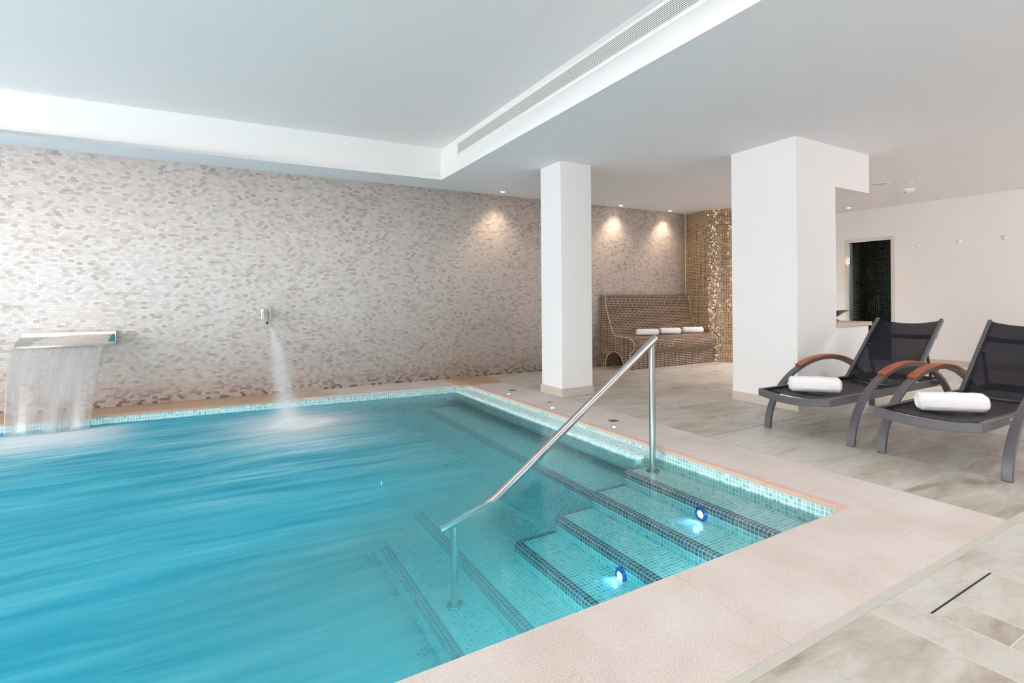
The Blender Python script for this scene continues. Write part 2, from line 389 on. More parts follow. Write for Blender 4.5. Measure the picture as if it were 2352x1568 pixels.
# water: clear over the steps, milky with bubbles where the jets stir it
def water():
    m, nt = new_mat('pool_water')
    tc = N(nt, 'ShaderNodeTexCoord'); P = tc.outputs['Object']
    sx = N(nt, 'ShaderNodeSeparateXYZ'); L(nt, P, sx.inputs[0]); X, Y, Z = sx.outputs
    warp = noise(nt, P, .7, 2)
    wv = N(nt, 'ShaderNodeVectorMath', operation='MULTIPLY_ADD'); L(nt, warp.outputs[1], wv.inputs[0]); wv.inputs[1].default_value = (.2, .35, 0); L(nt, P, wv.inputs[2])
    s1 = noise(nt, mapping(nt, wv.outputs[0], (.42, 3.0, 1), (0, 0, 0), (0, 0, .05)), 1.5, 5, .55, .3)
    s2 = noise(nt, mapping(nt, wv.outputs[0], (.9, 9.0, 1), (3, 1, 0), (0, 0, .03)), 1.6, 4, .6, .2)
    st = math_n(nt, 'ADD', math_n(nt, 'MULTIPLY', s1.outputs[0], .52), math_n(nt, 'MULTIPLY', s2.outputs[0], .48))
    # where the stirred zone lies (fades out towards the steps and the bench)
    zx = N(nt, 'ShaderNodeMapRange', interpolation_type='SMOOTHSTEP'); zx.inputs['From Min'].default_value = 2.2; zx.inputs['From Max'].default_value = .3
    # the water stays clear over the steps
    ys_ = N(nt, 'ShaderNodeMapRange', interpolation_type='SMOOTHSTEP'); ys_.inputs['From Min'].default_value = 3.3; ys_.inputs['From Max'].default_value = 2.3; L(nt, Y, ys_.inputs['Value'])
    Xs = math_n(nt, 'MULTIPLY_ADD', ys_.outputs[0], 1.05, X)
    L(nt, math_n(nt, 'ADD', Xs, math_n(nt, 'MULTIPLY', math_n(nt, 'SUBTRACT', warp.outputs[0], .5), .2)), zx.inputs['Value'])
    stirred = zx.outputs[0]
    zh = N(nt, 'ShaderNodeMapRange', interpolation_type='SMOOTHSTEP'); zh.inputs['From Min'].default_value = 2.34; zh.inputs['From Max'].default_value = 2.12; L(nt, Xs, zh.inputs['Value'])
    haze = zh.outputs[0]
    def blob(cx, cy, rx, ry, p=2.):
        a = math_n(nt, 'DIVIDE', math_n(nt, 'SUBTRACT', X, cx), rx); b = math_n(nt, 'DIVIDE', math_n(nt, 'SUBTRACT', Y, cy), ry)
        d = math_n(nt, 'ADD', math_n(nt, 'MULTIPLY', a, a), math_n(nt, 'MULTIPLY', b, b))
        return math_n(nt, 'POWER', 2.718, math_n(nt, 'MULTIPLY', d, -1.))
    def band(cx, rx, y0, y1):
        a = math_n(nt, 'DIVIDE', math_n(nt, 'SUBTRACT', X, cx), rx); a4 = math_n(nt, 'POWER', math_n(nt, 'ABSOLUTE', a), 4.)
        e = math_n(nt, 'POWER', 2.718, math_n(nt, 'MULTIPLY', a4, -1.))
        r = N(nt, 'ShaderNodeMapRange', interpolation_type='SMOOTHSTEP'); r.inputs['From Min'].default_value = y0; r.inputs['From Max'].default_value = y1
        L(nt, math_n(nt, 'ADD', Y, math_n(nt, 'MULTIPLY', math_n(nt, 'SUBTRACT', s2.outputs[0], .5), .5)), r.inputs['Value'])
        r2 = N(nt, 'ShaderNodeMapRange', interpolation_type='SMOOTHSTEP'); r2.inputs['From Min'].default_value = 6.34; r2.inputs['From Max'].default_value = 6.20
        L(nt, math_n(nt, 'ADD', Y, math_n(nt, 'MULTIPLY', math_n(nt, 'SUBTRACT', s2.outputs[0], .5), .25)), r2.inputs['Value'])
        return math_n(nt, 'MULTIPLY', math_n(nt, 'MULTIPLY', e, r.outputs[0]), r2.outputs[0])
    foam = math_n(nt, 'MAXIMUM', math_n(nt, 'MULTIPLY', band(-1.40, .60, 5.2, 6.0), .92), math_n(nt, 'MULTIPLY', blob(.68, 5.44, .52, .58), 1.08))
    halo = math_n(nt, 'MAXIMUM', math_n(nt, 'MULTIPLY', blob(.75, 4.9, 1.0, 1.1), .55), math_n(nt, 'MULTIPLY', blob(-1.3, 5.3, 1.2, .5), .5))
    stm = N(nt, 'ShaderNodeMapRange'); stm.inputs['From Min'].default_value = .36; stm.inputs['From Max'].default_value = .68; L(nt, st, stm.inputs['Value'])
    light = math_n(nt, 'MULTIPLY', stm.outputs[0], math_n(nt, 'MULTIPLY_ADD', halo, 1.1, .50), clamp=True)
    cr0 = ramp(nt, [(0, (.01, .32, .47)), (.35, (.06, .45, .59)), (.7, (.22, .58, .69)), (1, (.50, .76, .84))]); L(nt, light, cr0.inputs[0])
    calm = mixc(nt, stm.outputs[0], (.10, .44, .50, 1), (.20, .54, .58, 1))
    cr = N(nt, 'NodeReroute'); L(nt, mixc(nt, stirred, calm, cr0.outputs[0]), cr.inputs[0])
    fm = math_n(nt, 'ADD', foam, math_n(nt, 'MULTIPLY', math_n(nt, 'MULTIPLY', math_n(nt, 'MULTIPLY', halo, stirred), stm.outputs[0]), .6), clamp=True)
    c = mixc(nt, math_n(nt, 'MULTIPLY', fm, .95, clamp=True), cr.outputs[0], (.86, .90, .92, 1))
    body = N(nt, 'ShaderNodeBsdfDiffuse'); L(nt, c, body.inputs[0])
    rip = noise(nt, mapping(nt, P, (.7, 2.2, 1)), 6, 4, .55)
    rb = bump(nt, rip.outputs[0], .10, .02)
    tr = N(nt, 'ShaderNodeBsdfTransparent')
    gl = N(nt, 'ShaderNodeBsdfGlossy'); L(nt, rb, gl.inputs['Normal'])
    L(nt, math_n(nt, 'MULTIPLY_ADD', stirred, .16, .025), gl.inputs['Roughness'])
    fr = N(nt, 'ShaderNodeFresnel'); fr.inputs[0].default_value = 1.33; L(nt, rb, fr.inputs['Normal'])
    mk = math_n(nt, 'MAXIMUM', math_n(nt, 'ADD', math_n(nt, 'MULTIPLY', haze, .40), math_n(nt, 'MULTIPLY', stirred, math_n(nt, 'MULTIPLY_ADD', stm.outputs[0], .08, .42))), fm, clamp=True)
    m1 = N(nt, 'ShaderNodeMixShader'); L(nt, mk, m1.inputs[0]); L(nt, tr.outputs[0], m1.inputs[1]); L(nt, body.outputs[0], m1.inputs[2])
    m2 = N(nt, 'ShaderNodeMixShader'); L(nt, math_n(nt, 'MULTIPLY', fr.outputs[0], math_n(nt, 'MULTIPLY_ADD', stirred, -.68, .95)), m2.inputs[0]); L(nt, m1.outputs[0], m2.inputs[1]); L(nt, gl.outputs[0], m2.inputs[2])
    va = N(nt, 'ShaderNodeVolumeAbsorption'); va.inputs['Color'].default_value = (.10, .90, .95, 1); va.inputs['Density'].default_value = 1.1
    finish(nt, m2.outputs[0], va.outputs[0]); return m
M['water'] = water()

def sheet():
    m, nt = new_mat('falling_water')
    uv = N(nt, 'ShaderNodeUVMap').outputs[0]
    a = noise(nt, mapping(nt, uv, (1, .05, 1)), 9, 3, .5); b = noise(nt, mapping(nt, uv, (1, .04, 1)), 34, 3, .55)
    sx = N(nt, 'ShaderNodeSeparateXYZ'); L(nt, uv, sx.inputs[0])
    h = math_n(nt, 'ADD', math_n(nt, 'MULTIPLY', a.outputs[0], .7), math_n(nt, 'MULTIPLY', b.outputs[0], .3))
    h = math_n(nt, 'ADD', h, math_n(nt, 'MULTIPLY_ADD', sx.outputs[1], .16, .06))
    r = N(nt, 'ShaderNodeMapRange'); r.inputs['From Min'].default_value = .38; r.inputs['From Max'].default_value = .72; r.inputs['To Min'].default_value = .22; r.inputs['To Max'].default_value = .62; L(nt, h, r.inputs['Value'])
    d = N(nt, 'ShaderNodeBsdfDiffuse'); d.inputs[0].default_value = (.62, .61, .61, 1)
    tl = N(nt, 'ShaderNodeBsdfTranslucent'); tl.inputs[0].default_value = (.66, .65, .65, 1)
    t = N(nt, 'ShaderNodeBsdfTransparent'); g = N(nt, 'ShaderNodeBsdfGlossy'); g.inputs['Roughness'].default_value = .25
    m0 = N(nt, 'ShaderNodeMixShader'); m0.inputs[0].default_value = .4; L(nt, d.outputs[0], m0.inputs[1]); L(nt, tl.outputs[0], m0.inputs[2])
    m1 = N(nt, 'ShaderNodeMixShader'); L(nt, r.outputs[0], m1.inputs[0]); L(nt, t.outputs[0], m1.inputs[1]); L(nt, m0.outputs[0], m1.inputs[2])
    m2 = N(nt, 'ShaderNodeMixShader'); m2.inputs[0].default_value = .04; L(nt, m1.outputs[0], m2.inputs[1]); L(nt, g.outputs[0], m2.inputs[2])
    finish(nt, m2.outputs[0]); return m
M['sheet'] = sheet()

# ----------------------------------------------------------------- measured layout (metres)
PX, PYN = 2.825, 1.45                       # pool: edge by the deck, edge by the viewer
WZ = -.09                                   # water level
CZ = 2.70                                   # ceiling
pfar = lambda x: 6.14 + .07 * (PX - x)      # far pool edge
wfar = lambda x: 6.88 - .03 * (x + 1.2)     # stone wall face
rwx = lambda y: 10.1 + .07 * (5.2 - y)      # white end wall face
XL, YB, XR = -7.6, -2.6, 11.8

# ----------------------------------------------------------------- floor and coping
b = MB()
b.box((3.365, YB, -.02), (XR, wfar(3.365) + .02, 0))
b.box((XL, YB, -.02), (3.365, .93, 0))
fl = b.build('floor', M['floor'], weld=False); tag(fl, 'veined beige grey porcelain tile floor around the pool', 'floor', None, 'structure')

b = MB()
T = -.025
def slab(poly, inner=()):
    top = [(x, y, 0) for x, y in poly]; bot = [(x, y, T) for x, y in poly]
    b.face(top, out=(0, 0, 1)); b.face(bot, out=(0, 0, -1))
    n = len(poly); cx = sum(p[0] for p in poly) / n; cy = sum(p[1] for p in poly) / n
    for i in range(n):
        j = (i + 1) % n
        mx, my = (poly[i][0] + poly[j][0]) / 2 - cx, (poly[i][1] + poly[j][1]) / 2 - cy
        b.face([top[i], top[j], bot[j], bot[i]], out=(mx, my, 0))
# slabs laid with hairline joints
g = .0007
ys = [.962, 1.9, 2.83, 3.78, 4.72, 5.66]
for i, y0 in enumerate(ys):
    y1 = ys[i + 1] - g if i < len(ys) - 1 else None
    xa, xb = PX, 3.363
    if i == 0: slab([(PX + .0, y0), (xb, y0), (xb, y1), (PX, y1)])
    elif y1: slab([(xa, y0 + g), (xb, y0 + g), (xb, y1), (xa, y1)])
    else: slab([(xa, y0 + g), (xb, y0 + g), (xb, wfar(xb) + .02), (xa, wfar(xa) + .02)])
xs = [XL, -6.0, -4.5, -3.0, -1.4, .05, 1.57, PX - g]
for i in range(len(xs) - 1):
    x0, x1 = xs[i] + g, xs[i + 1] - g
    slab([(x0, .962), (x1, .962), (x1, PYN), (x0, PYN)])
xs = [XL, -6.2, -4.5, -2.9, -1.1, .7, 1.9, PX - g]
for i in range(len(xs) - 1):
    x0, x1 = xs[i] + g, xs[i + 1] - g
    slab([(x0, pfar(x0)), (x1, pfar(x1)), (x1, wfar(x1) + .02), (x0, wfar(x0) + .02)])
cp = b.build('pool_coping', M['coping'], bevel=.003, seg=2)
tag(cp, 'pinkish rough stone coping slabs rimming the pool', 'pool edge', None, 'structure')
b = MB(); b.box((XL, .928, -.02), (3.365, .962, .0015)); j = b.build('trim_1', M['joint'])
tag(j, 'pale grey joint strip between coping and floor tiles', 'trim', None, 'structure')
b = MB(); b.box((3.37, 2.772, -.004), (7.2, 2.776, .0008)); j = b.build('trim_2', M['black'])
tag(j, 'thin dark open joint in the floor under the loungers', 'trim', None, 'structure')

# ----------------------------------------------------------------- pool basin
FLZ = -.80
pool = empty('pool_basin', (0, 0, 0), 'aqua mosaic pool basin with steps and bench', 'pool', None, 0, 'structure')
b = MB()
def wallq(p, q, z0, z1, out):
    l = math.dist(p, q)
    b.face([(p[0], p[1], z0), (q[0], q[1], z0), (q[0], q[1], z1), (p[0], p[1], z1)], [(0, z0), (l, z0), (l, z1), (0, z1)], 0, False, out)
XP = -7.2
e_ = .004; ZW = -.006
wallq((PX + e_, PYN), (PX + e_, pfar(PX) + e_), FLZ, ZW, (-1, 0, 0))
wallq((XP, pfar(XP) + e_), (PX + e_, pfar(PX) + e_), FLZ, ZW, (0, -1, 0))
wallq((XP, PYN - e_), (PX + e_, PYN - e_), FLZ, ZW, (0, 1, 0))
wallq((XP, PYN - e_), (XP, pfar(XP) + e_), FLZ, ZW, (1, 0, 0))
b.build('basin_wall', M['aqua'], pool)
b = MB(); b.face([(XP, PYN, FLZ), (PX, PYN, FLZ), (PX, pfar(PX), FLZ), (XP, pfar(XP), FLZ)], out=(0, 0, 1))
b.build('basin_floor', M['aqua'], pool)

def nosed(xe, z, yend, drop, xback, r=.03, name='step', corner=.06, square=False):
    """tread with a rounded two-row dark edge that turns the corner at yend"""
    b = MB()
    path = [(Vector((xe, PYN, 0)), Vector((-1, 0, 0)))]
    if square:
        path.append((Vector((xe, yend, 0)), Vector((-1, 0, 0))))
    else:
        path.append((Vector((xe, yend - corner, 0)), Vector((-1, 0, 0))))
        for k in range(1, 7):
            a = PI / 2 * k / 6
            n = Vector((-math.cos(a), math.sin(a), 0)); path.append((Vector((xe + corner, yend - corner, 0)) + n * corner, n))
        path.append((Vector((xback, yend, 0)), Vector((0, 1, 0))))
    prof = [(-.055, 0), (-.05, 0), (-.025, 0)]           # offset outward, z
    rr = .022
    for k in range(0, 6):
        a = PI / 2 * k / 5
        prof.append((-rr + rr * math.sin(a), -rr + rr * math.cos(a)))
    prof.append((0, -.045))
    nd = len(prof) - 1
    prof.append((0, -drop))
    L_ = [0.]
    for i in range(1, len(prof)): L_.append(L_[-1] + math.dist(prof[i], prof[i - 1]))
    S = [0.]
    for i in range(1, len(path)): S.append(S[-1] + (path[i][0] - path[i - 1][0]).length)
    rows = [[p + n * d + Vector((0, 0, z + h)) for p, n in path] for d, h in prof]
    uvs = [[(s, v) for s in S] for v in L_]
    b.grid(rows, [1] * nd + [0], True, False, uvs)
    # tread
    inner = rows[0]
    if square: poly = [tuple(p) for p in inner] + [(xback, yend, z), (xback, PYN, z)]
    else: poly = [tuple(p) for p in inner] + [(xback, PYN, z)]
    b.face(poly, [(p[0], p[1]) for p in poly], 0, False, (0, 0, 1))
    return b.build(name, [M['aqua'], M['darktile']], pool)
SX = [2.55, 2.245, 1.935, 1.62, 1.31, .985]
for i, x in enumerate(SX):
    z = -.15 - .10 * i
    if i < 4: nosed(x, z, 2.86, .13, PX + .01)
    else: nosed(x, z, pfar(x), .13, PX + .01, square=True)
# seat bench along the deck wall
def bench_seat():
    b = MB(); xe, z = 2.26, -.27
    y0, y1 = 2.80, pfar(2.5)
    prof = [(PX, z + .14), (PX - .015, z + .07), (PX - .05, z + .02), (PX - .11, z), (xe + .055, z), (xe + .022, z), (xe + .006, z - .006), (xe, z - .022), (xe, z - .045), (xe, -.56)]
    Lr = [0.]
    for i in range(1, len(prof)): Lr.append(Lr[-1] + math.dist(prof[i], prof[i - 1]))
    rows = [[(x, y0, zz), (x, y1 + .05, zz)] for x, zz in prof]
    uvs = [[(y0, v), (y1 + .05, v)] for v in Lr]
    b.grid(rows, [0, 0, 0, 0, 1, 1, 1, 1, 0], True, False, uvs)
    b.build('seat_bench', [M['aqua'], M['darktile']], pool)
bench_seat()
# tiled ledge at the waterline
def ledge():
    b = MB(); y0, y1 = 2.80, pfar(2.7) + .02
    prof = [(PX, -.052), (2.715, -.058)]
    for k in range(1, 7):
        a = PI / 2 * k / 6; prof.append((2.715 - .05 * math.sin(a), -.108 + .05 * math.cos(a)))
    prof += [(2.665, -.16), (2.70, -.2), (PX, -.22)]
    Lr = [0.]
    for i in range(1, len(prof)): Lr.append(Lr[-1] + math.dist(prof[i], prof[i - 1]))
    ysn = [y0 + .0, y0 + .03, y1]
    rows = [[(x + (.03 if i == 0 and x < 2.75 else 0), y, zz) for i, y in enumerate(ysn)] for x, zz in prof]
    uvs = [[(y, v) for y in ysn] for v in Lr]
    b.grid(rows, 0, True, False, uvs)
    pts = [r[0] for r in rows]
    b.face(pts, [(p[0], p[2]) for p in pts], 0, False, (0, -1, 0))
    b.build('waterline_ledge', M['aqua'], pool)
ledge()
# small underwater wall jets
for y in (5.15, 4.93, 3.95, 3.72):
    b = MB(); Mx = Matrix.Rotation(-PI / 2, 4, 'Y')
    b.lathe([(0, .012), (.012, .012), (.016, .02), (.026, .02), (.03, .0)], (2.80, y, -.20), 18, Mx)
    b.build('wall_jet', M['chrome'], pool)

# water body
b = MB()
b.face([(XP - .01, PYN - .005, WZ), (PX + .005, PYN - .005, WZ), (PX + .005, pfar(PX) + .005, WZ), (XP - .01, pfar(XP) + .005, WZ)], out=(0, 0, 1))
zb = FLZ - .05
b.face([(XP - .01, PYN - .005, zb), (PX + .005, PYN - .005, zb), (PX + .005, pfar(PX) + .005, zb), (XP - .01, pfar(XP) + .005, zb)], out=(0, 0, -1))
cs = [(XP - .01, PYN - .005), (PX + .005, PYN - .005), (PX + .005, pfar(PX) + .005), (XP - .01, pfar(XP) + .005)]
for i in range(4):
    p, q = cs[i], cs[(i + 1) % 4]
    b.face([(p[0], p[1], zb), (q[0], q[1], zb), (q[0], q[1], WZ), (p[0], p[1], WZ)], out=((p[0] + q[0]) / 2 + .7, (p[1] + q[1]) / 2 - 3.8, 0))
w = b.build('pool_water', M['water'])
tag(w, 'turquoise pool water, streaked and foaming below the jets', 'water', None, 'stuff')

# step lamps
def pool_lamp(x, y, z, label, power, rz=0, lens=None):
    t = empty('pool_light', (x, y, z), label, 'light', 'round lights in the pool', rz)
    Mx = Matrix.Rotation(-PI / 2, 4, 'Y')
    b = MB(); b.lathe([(.044, 0.), (.044, .006), (.036, .016), (.026, .018), (.022, .012)], (0, 0, 0), 28, Mx); b.build('bezel', M['bluering'], t)
    b = MB(); b.lathe([(.0235, .010), (.018, .014), (0.0001, .016)], (0, 0, 0), 24, Mx); b.build('lens', lens or M['lens_led'], t)
    if not power: return t
    ld = bpy.data.lights.new('led', 'SPOT'); ld.energy = power; ld.color = (.22, .42, 1); ld.spot_size = 2.5; ld.spot_blend = 1; ld.shadow_soft_size = .02
    lo = bpy.data.objects.new('led', ld); COL.objects.link(lo); lo.parent = t; lo.location = (-.05, 0, .01); lo.rotation_euler = (0, math.radians(48), 0)
    return t
M['bluering'] = simple('blue_lamp_bezel', rgb(20, 110, 190), .15, .3)
pool_lamp(2.548, 2.129, -.212, 'small round pool light glowing in the uppermost step riser', .5)
pool_lamp(1.933, 2.166, -.437, 'small round pool light glowing two steps further down into the pool', .5)
pool_lamp(1.308, 4.75, -.595, 'faint blue pool light deep beyond the handrail', 0)
pool_lamp(-.12, pfar(-.12) - .002, -.24, 'hazy blue pool light under the far edge between waterfall and jet', 0, PI / 2, M['lens_blue'])
t = empty('floor_drain', (-.97, 5.2, FLZ), 'dark round drain on the pool bottom, blurred by the water', 'drain')
b = MB(); b.lathe([(.14, .001), (.14, .012), (.12, .016), (.0001, .018)], (0, 0, 0), 32); b.build('grate', M['black'], t)
for x, pw, zl in ((-4.5, 20, -.38), (-3.0, 20, -.38), (-1.5, 20, -.38), (0., 20, -.38), (1.2, 18, -.38), (2.1, 5, -.2)):                     # added fill lamps, unseen in the near pool wall, brightening the basin
    pool_lamp(x, 1.447, zl, 'added round fill light, unseen, in the pool wall below the viewer', 0, -PI / 2)
    ld = bpy.data.lights.new('underwater_fill_lamp', 'SPOT'); ld.energy = pw; ld.color = (.80, .97, 1); ld.spot_size = 2.8; ld.spot_blend = 1; ld.shadow_soft_size = .08
    lo = bpy.data.objects.new('underwater_fill_lamp', ld); COL.objects.link(lo); lo.location = (x, 1.50, zl); lo.rotation_euler = (math.radians(80), 0, 0)

# ----------------------------------------------------------------- handrail
t = empty('pool_handrail', (2.725, 2.71, -.15), 'brushed steel handrail leading down the pool steps', 'handrail')
def loc(p, o): return (p[0] - o[0], p[1] - o[1], p[2] - o[2])
O = (2.725, 2.71, -.15)
b = MB(); rp = [(2.765, 2.71, .822), (2.75, 2.71, .812), (1.9, 2.71, .236), (1.44, 2.71, -.076), (1.40, 2.71, -.097), (1.36, 2.71, -.112), (1.07, 2.71, -.196)]
b.tube([loc(p, O) for p in rp], .0255, 20); b.build('rail', M['steel'], t)
b = MB(); b.tube([loc(p, O) for p in ((2.725, 2.71, -.149), (2.725, 2.71, .782))], .0225, 20); b.build('post', M['steel'], t)
b = MB(); b.tube([loc(p, O) for p in ((1.155, 2.71, -.649), (1.155, 2.71, -.19))], .0225, 20); b.build('post', M['steel'], t)
for x, z in ((2.725, -.15), (1.155, -.65)):
    b = MB(); b.lathe([(.021, .012), (.044, .012), (.047, .008), (.047, 0)], loc((x, 2.71, z + .0005), O), 28); b.build('flange', M['steel'], t)

# ----------------------------------------------------------------- walls and ceiling
b = MB()
xs0, xs1 = XL, 7.62
b.face([(xs0, wfar(xs0), -.05), (xs1, wfar(xs1), -.05), (xs1, wfar(xs1), CZ + .02), (xs0, wfar(xs0), CZ + .02)], [(xs0, -.05), (xs1, -.05), (xs1, CZ + .02), (xs0, CZ + .02)], out=(0, -1, 0))
o = b.build('wall_far', M['stone']); tag(o, 'long wall faced in pale split stone mosaic', 'wall', None, 'structure')
o.modifiers.new('t', 'SOLIDIFY').thickness = .1; o.modifiers['t'].offset = -1

# curved alcove wall
b = MB()
cw = [(7.53, 6.75), (7.505, 6.42), (7.505, 6.17), (7.53, 6.06), (7.58, 5.96), (7.65, 5.87), (7.74, 5.79), (7.86, 5.72), (8.0, 5.67), (8.3, 5.62), (9.2, 5.6), (11.5, 5.6)]
fine = []
for i in range(len(cw) - 1):
    p0 = Vector(cw[max(0, i - 1)]); p1 = Vector(cw[i]); p2 = Vector(cw[i + 1]); p3 = Vector(cw[min(len(cw) - 1, i + 2)])
    for k in range(4):
        s = k / 4; fine.append(.5 * ((2 * p1) + (p2 - p0) * s + (2 * p0 - 5 * p1 + 4 * p2 - p3) * s * s + (3 * p1 - p0 - 3 * p2 + p3) * s ** 3))
fine.append(Vector(cw[-1]))
S = [0.]
for i in range(1, len(fine)): S.append(S[-1] + (fine[i] - fine[i - 1]).length)
b.grid([[(p.x, p.y, 0) for p in fine], [(p.x, p.y, CZ + .01) for p in fine]], 0, True, False, [[(s, 0) for s in S], [(s, CZ + .01) for s in S]])
o = b.build('wall_alcove', M['bronze']); tag(o, 'curved alcove wall of glossy bronze mosaic', 'wall', None, 'structure')
b = MB(); b.tube([(p.x - .006, p.y - .004, CZ - .006) for p in fine[:40]], .006, 8); o = b.build('trim_3', M['trim_cream'])
tag(o, 'cream bead along the top of the bronze mosaic wall', 'trim', None, 'structure')
b = MB(); b.box((7.512, 6.595, .0), (7.524, 6.612, CZ)); o = b.build('trim_4', M['trim_cream'])
tag(o, 'cream corner bead between stone and bronze mosaic', 'trim', None, 'structure')

# white end wall, local frame: +Y along the wall, -X into the room
WA = math.atan2(-.07, 1.)
RW = Matrix.Translation((rwx(5.2), 5.2, 0)) @ Matrix.Rotation(math.atan(.07), 4, 'Z')
# local y measured from y=5.2
DY0, DY1, DZ = -.80, -.135, 2.125     # door clear opening in local y
b = MB()
b.box((0, -8.0, 0), (.14, DY0, CZ + .01), RW)
b.box((0, DY1, 0), (.14, .9, CZ + .01), RW)
b.box((0, DY0, DZ), (.14, DY1, CZ + .01), RW)
o = b.build('wall_right', M['white']); tag(o, 'plain white wall with a glazed door', 'wall', None, 'structure')
b = MB(); b.box((-.012, -7.9, 0), (0, DY0 - .06, .095), RW); o = b.build('baseboard_right', M['skirt'], bevel=.002)
tag(o, 'stone skirting along the white wall', 'skirting', None, 'structure')
d = empty('door_1', (0, 0, 0), 'frameless dark glass door in the white wall', 'door', None, 0, 'structure'); d.matrix_world = RW
b = MB()
for lo, hi in (((-.015, DY0 - .055, 0), (.14, DY0, DZ + .06)), ((-.015, DY1, 0), (.14, DY1 + .055, DZ + .06)), ((-.015, DY0, DZ), (.14, DY1, DZ + .06))): b.box(lo, hi)
b.build('door_frame', M['doorframe'], d, bevel=.003)
b = MB(); b.box((.03, DY0 + .012, .01), (.038, DY1 - .012, DZ - .01)); b.build('pane', M['glass'], d)
b = MB(); b.box((.029, DY0 + .003, .01), (.039, DY0 + .011, DZ - .01)); b.build('glass_edge', M['glass_edge'], d)
for z in (1.80, .35):
    b = MB(); b.box((-.022, DY1 - .03, z - .07), (.02, DY1 + .05, z + .07)); b.tube([(-.02, DY1 + .015, z - .09), (-.02, DY1 + .015, z + .09)], .008, 10); b.build('hinge', M['chrome'], d, bevel=.002)
# dark tiled steam room behind the door
b = MB()
def inq(a, c, z0, z1, out, uo=0):
    P0 = RW @ Vector((a[0], a[1], 0)); P1 = RW @ Vector((c[0], c[1], 0)); l = (P1 - P0).length
    b.face([(P0.x, P0.y, z0), (P1.x, P1.y, z0), (P1.x, P1.y, z1), (P0.x, P0.y, z1)], [(uo, z0), (uo + l, z0), (uo + l, z1), (uo, z1)], 0, False, out)
inq((1.6, -1.6), (1.6, .5), 0, 2.4, (-1, 0, 0)); inq((.14, -1.6), (1.6, -1.6), 0, 2.4, (0, 1, 0))
inq((.14, -.10), (.55, -.10), 0, 2.4, (0, -1, 0)); inq((.55, -.10), (.55, .5), 0, 2.4, (1, 0, 0)); inq((.55, .5), (1.6, .5), 0, 2.4, (0, -1, 0))
P = [RW @ Vector(p) for p in ((.14, -1.6, 2.4), (1.6, -1.6, 2.4), (1.6, .5, 2.4), (.14, .5, 2.4))]; b.face(P, out=(0, 0, -1))
P = [RW @ Vector(p) for p in ((.14, -1.6, .004), (1.6, -1.6, .004), (1.6, .5, .004), (.14, .5, .004))]; b.face(P, out=(0, 0, 1))
o = b.build('wall_steam_room', M['blacktile']); tag(o, 'black mosaic walls of the room behind the glass door', 'wall', None, 'structure')
t = empty('wire_rack', (0, 0, 0), 'thin wire corner rack on the black tiled wall behind the door', 'rack'); t.matrix_world = RW
b = MB()
fr = [(1.55, -.035, 1.178), (1.55, -.035, .745), (1.40, .10, .83), (1.40, .10, .97)]
b.tube([fr[0], fr[1], fr[2], fr[3], fr[0]], .005, 8, False)
b.build('rim', M['white_metal'], t)
b = MB()
for k in range(1, 7):
    s = k / 7
    a = Vector(fr[0]).lerp(Vector(fr[1]), s); c = Vector(fr[3]).lerp(Vector(fr[2]), s); b.tube([a, c], .003, 6)
for k in range(1, 5):
    s = k / 5
    a = Vector(fr[0]).lerp(Vector(fr[3]), s); c = Vector(fr[1]).lerp(Vector(fr[2]), s); b.tube([a, c], .003, 6)
b.build('wires', M['white_metal'], t)

# robe hooks
for y, z, lb in ((4.01, 1.985, 'small square robe hook closest to the glass door'), (3.48, 2.0, 'middle one of three small square robe hooks'), (2.955, 2.005, 'small square robe hook furthest along from the glass door')):
    t = empty('robe_hook', (rwx(y), y, z), lb, 'hook', 'robe hooks on the white wall', math.atan(.07))
    b = MB(); b.box((-.012, -.03, -.028), (0, .03, .028)); b.build('plate', M['hook'], t, bevel=.004)
    b = MB(); b.box((-.04, -.009, -.016), (-.012, .009, .012)); b.box((-.048, -.014, -.008), (-.04, .014, .018)); b.build('peg', M['chrome'], t, bevel=.003)

# other walls (behind and beside the viewer) with unseen windows
def pierced(name, p, q, z1, openings, mat):
    """wall from p to q, thickness .2 outward; openings (s0,s1,z0,z1)"""
    P, Q = Vector((*p, 0)), Vector((*q, 0)); u = (Q - P).normalized(); n = Vector((u.y, -u.x, 0)); l = (Q - P).length
    Mx = Matrix(((u.x, n.x, 0, P.x), (u.y, n.y, 0, P.y), (0, 0, 1, 0), (0, 0, 0, 1)))
    b = MB(); s = 0
    for s0, s1, z0, zt in openings:
        b.box((s, 0, 0), (s0, .2, z1), Mx); b.box((s0, 0, 0), (s1, .2, z0), Mx); b.box((s0, 0, zt), (s1, .2, z1), Mx); s = s1
    b.box((s, 0, 0), (l, .2, z1), Mx)
    return b.build(name, mat), Mx
LW = [(1.5, 4.7, .1, 2.65), (4.9, 9.5, .1, 2.65)]; BWN = [(9.6, 14.0, 1.85, 2.25), (15.9, 18.8, 1.15, 2.35)]  # back openings added out of view, sized to light the far end
wl, ML = pierced('wall_left', (XL, 7.1), (XL, YB), 3.2, LW, M['white'])
tag(wl, 'white side wall with tall windows beside the pool', 'wall', None, 'structure')
wb, MBk = pierced('wall_back', (XL, YB), (XR, YB), 3.2, BWN, M['white'])
tag(wb, 'white wall with windows sized for fill light behind the viewer', 'wall', None, 'structure')
wi = 0
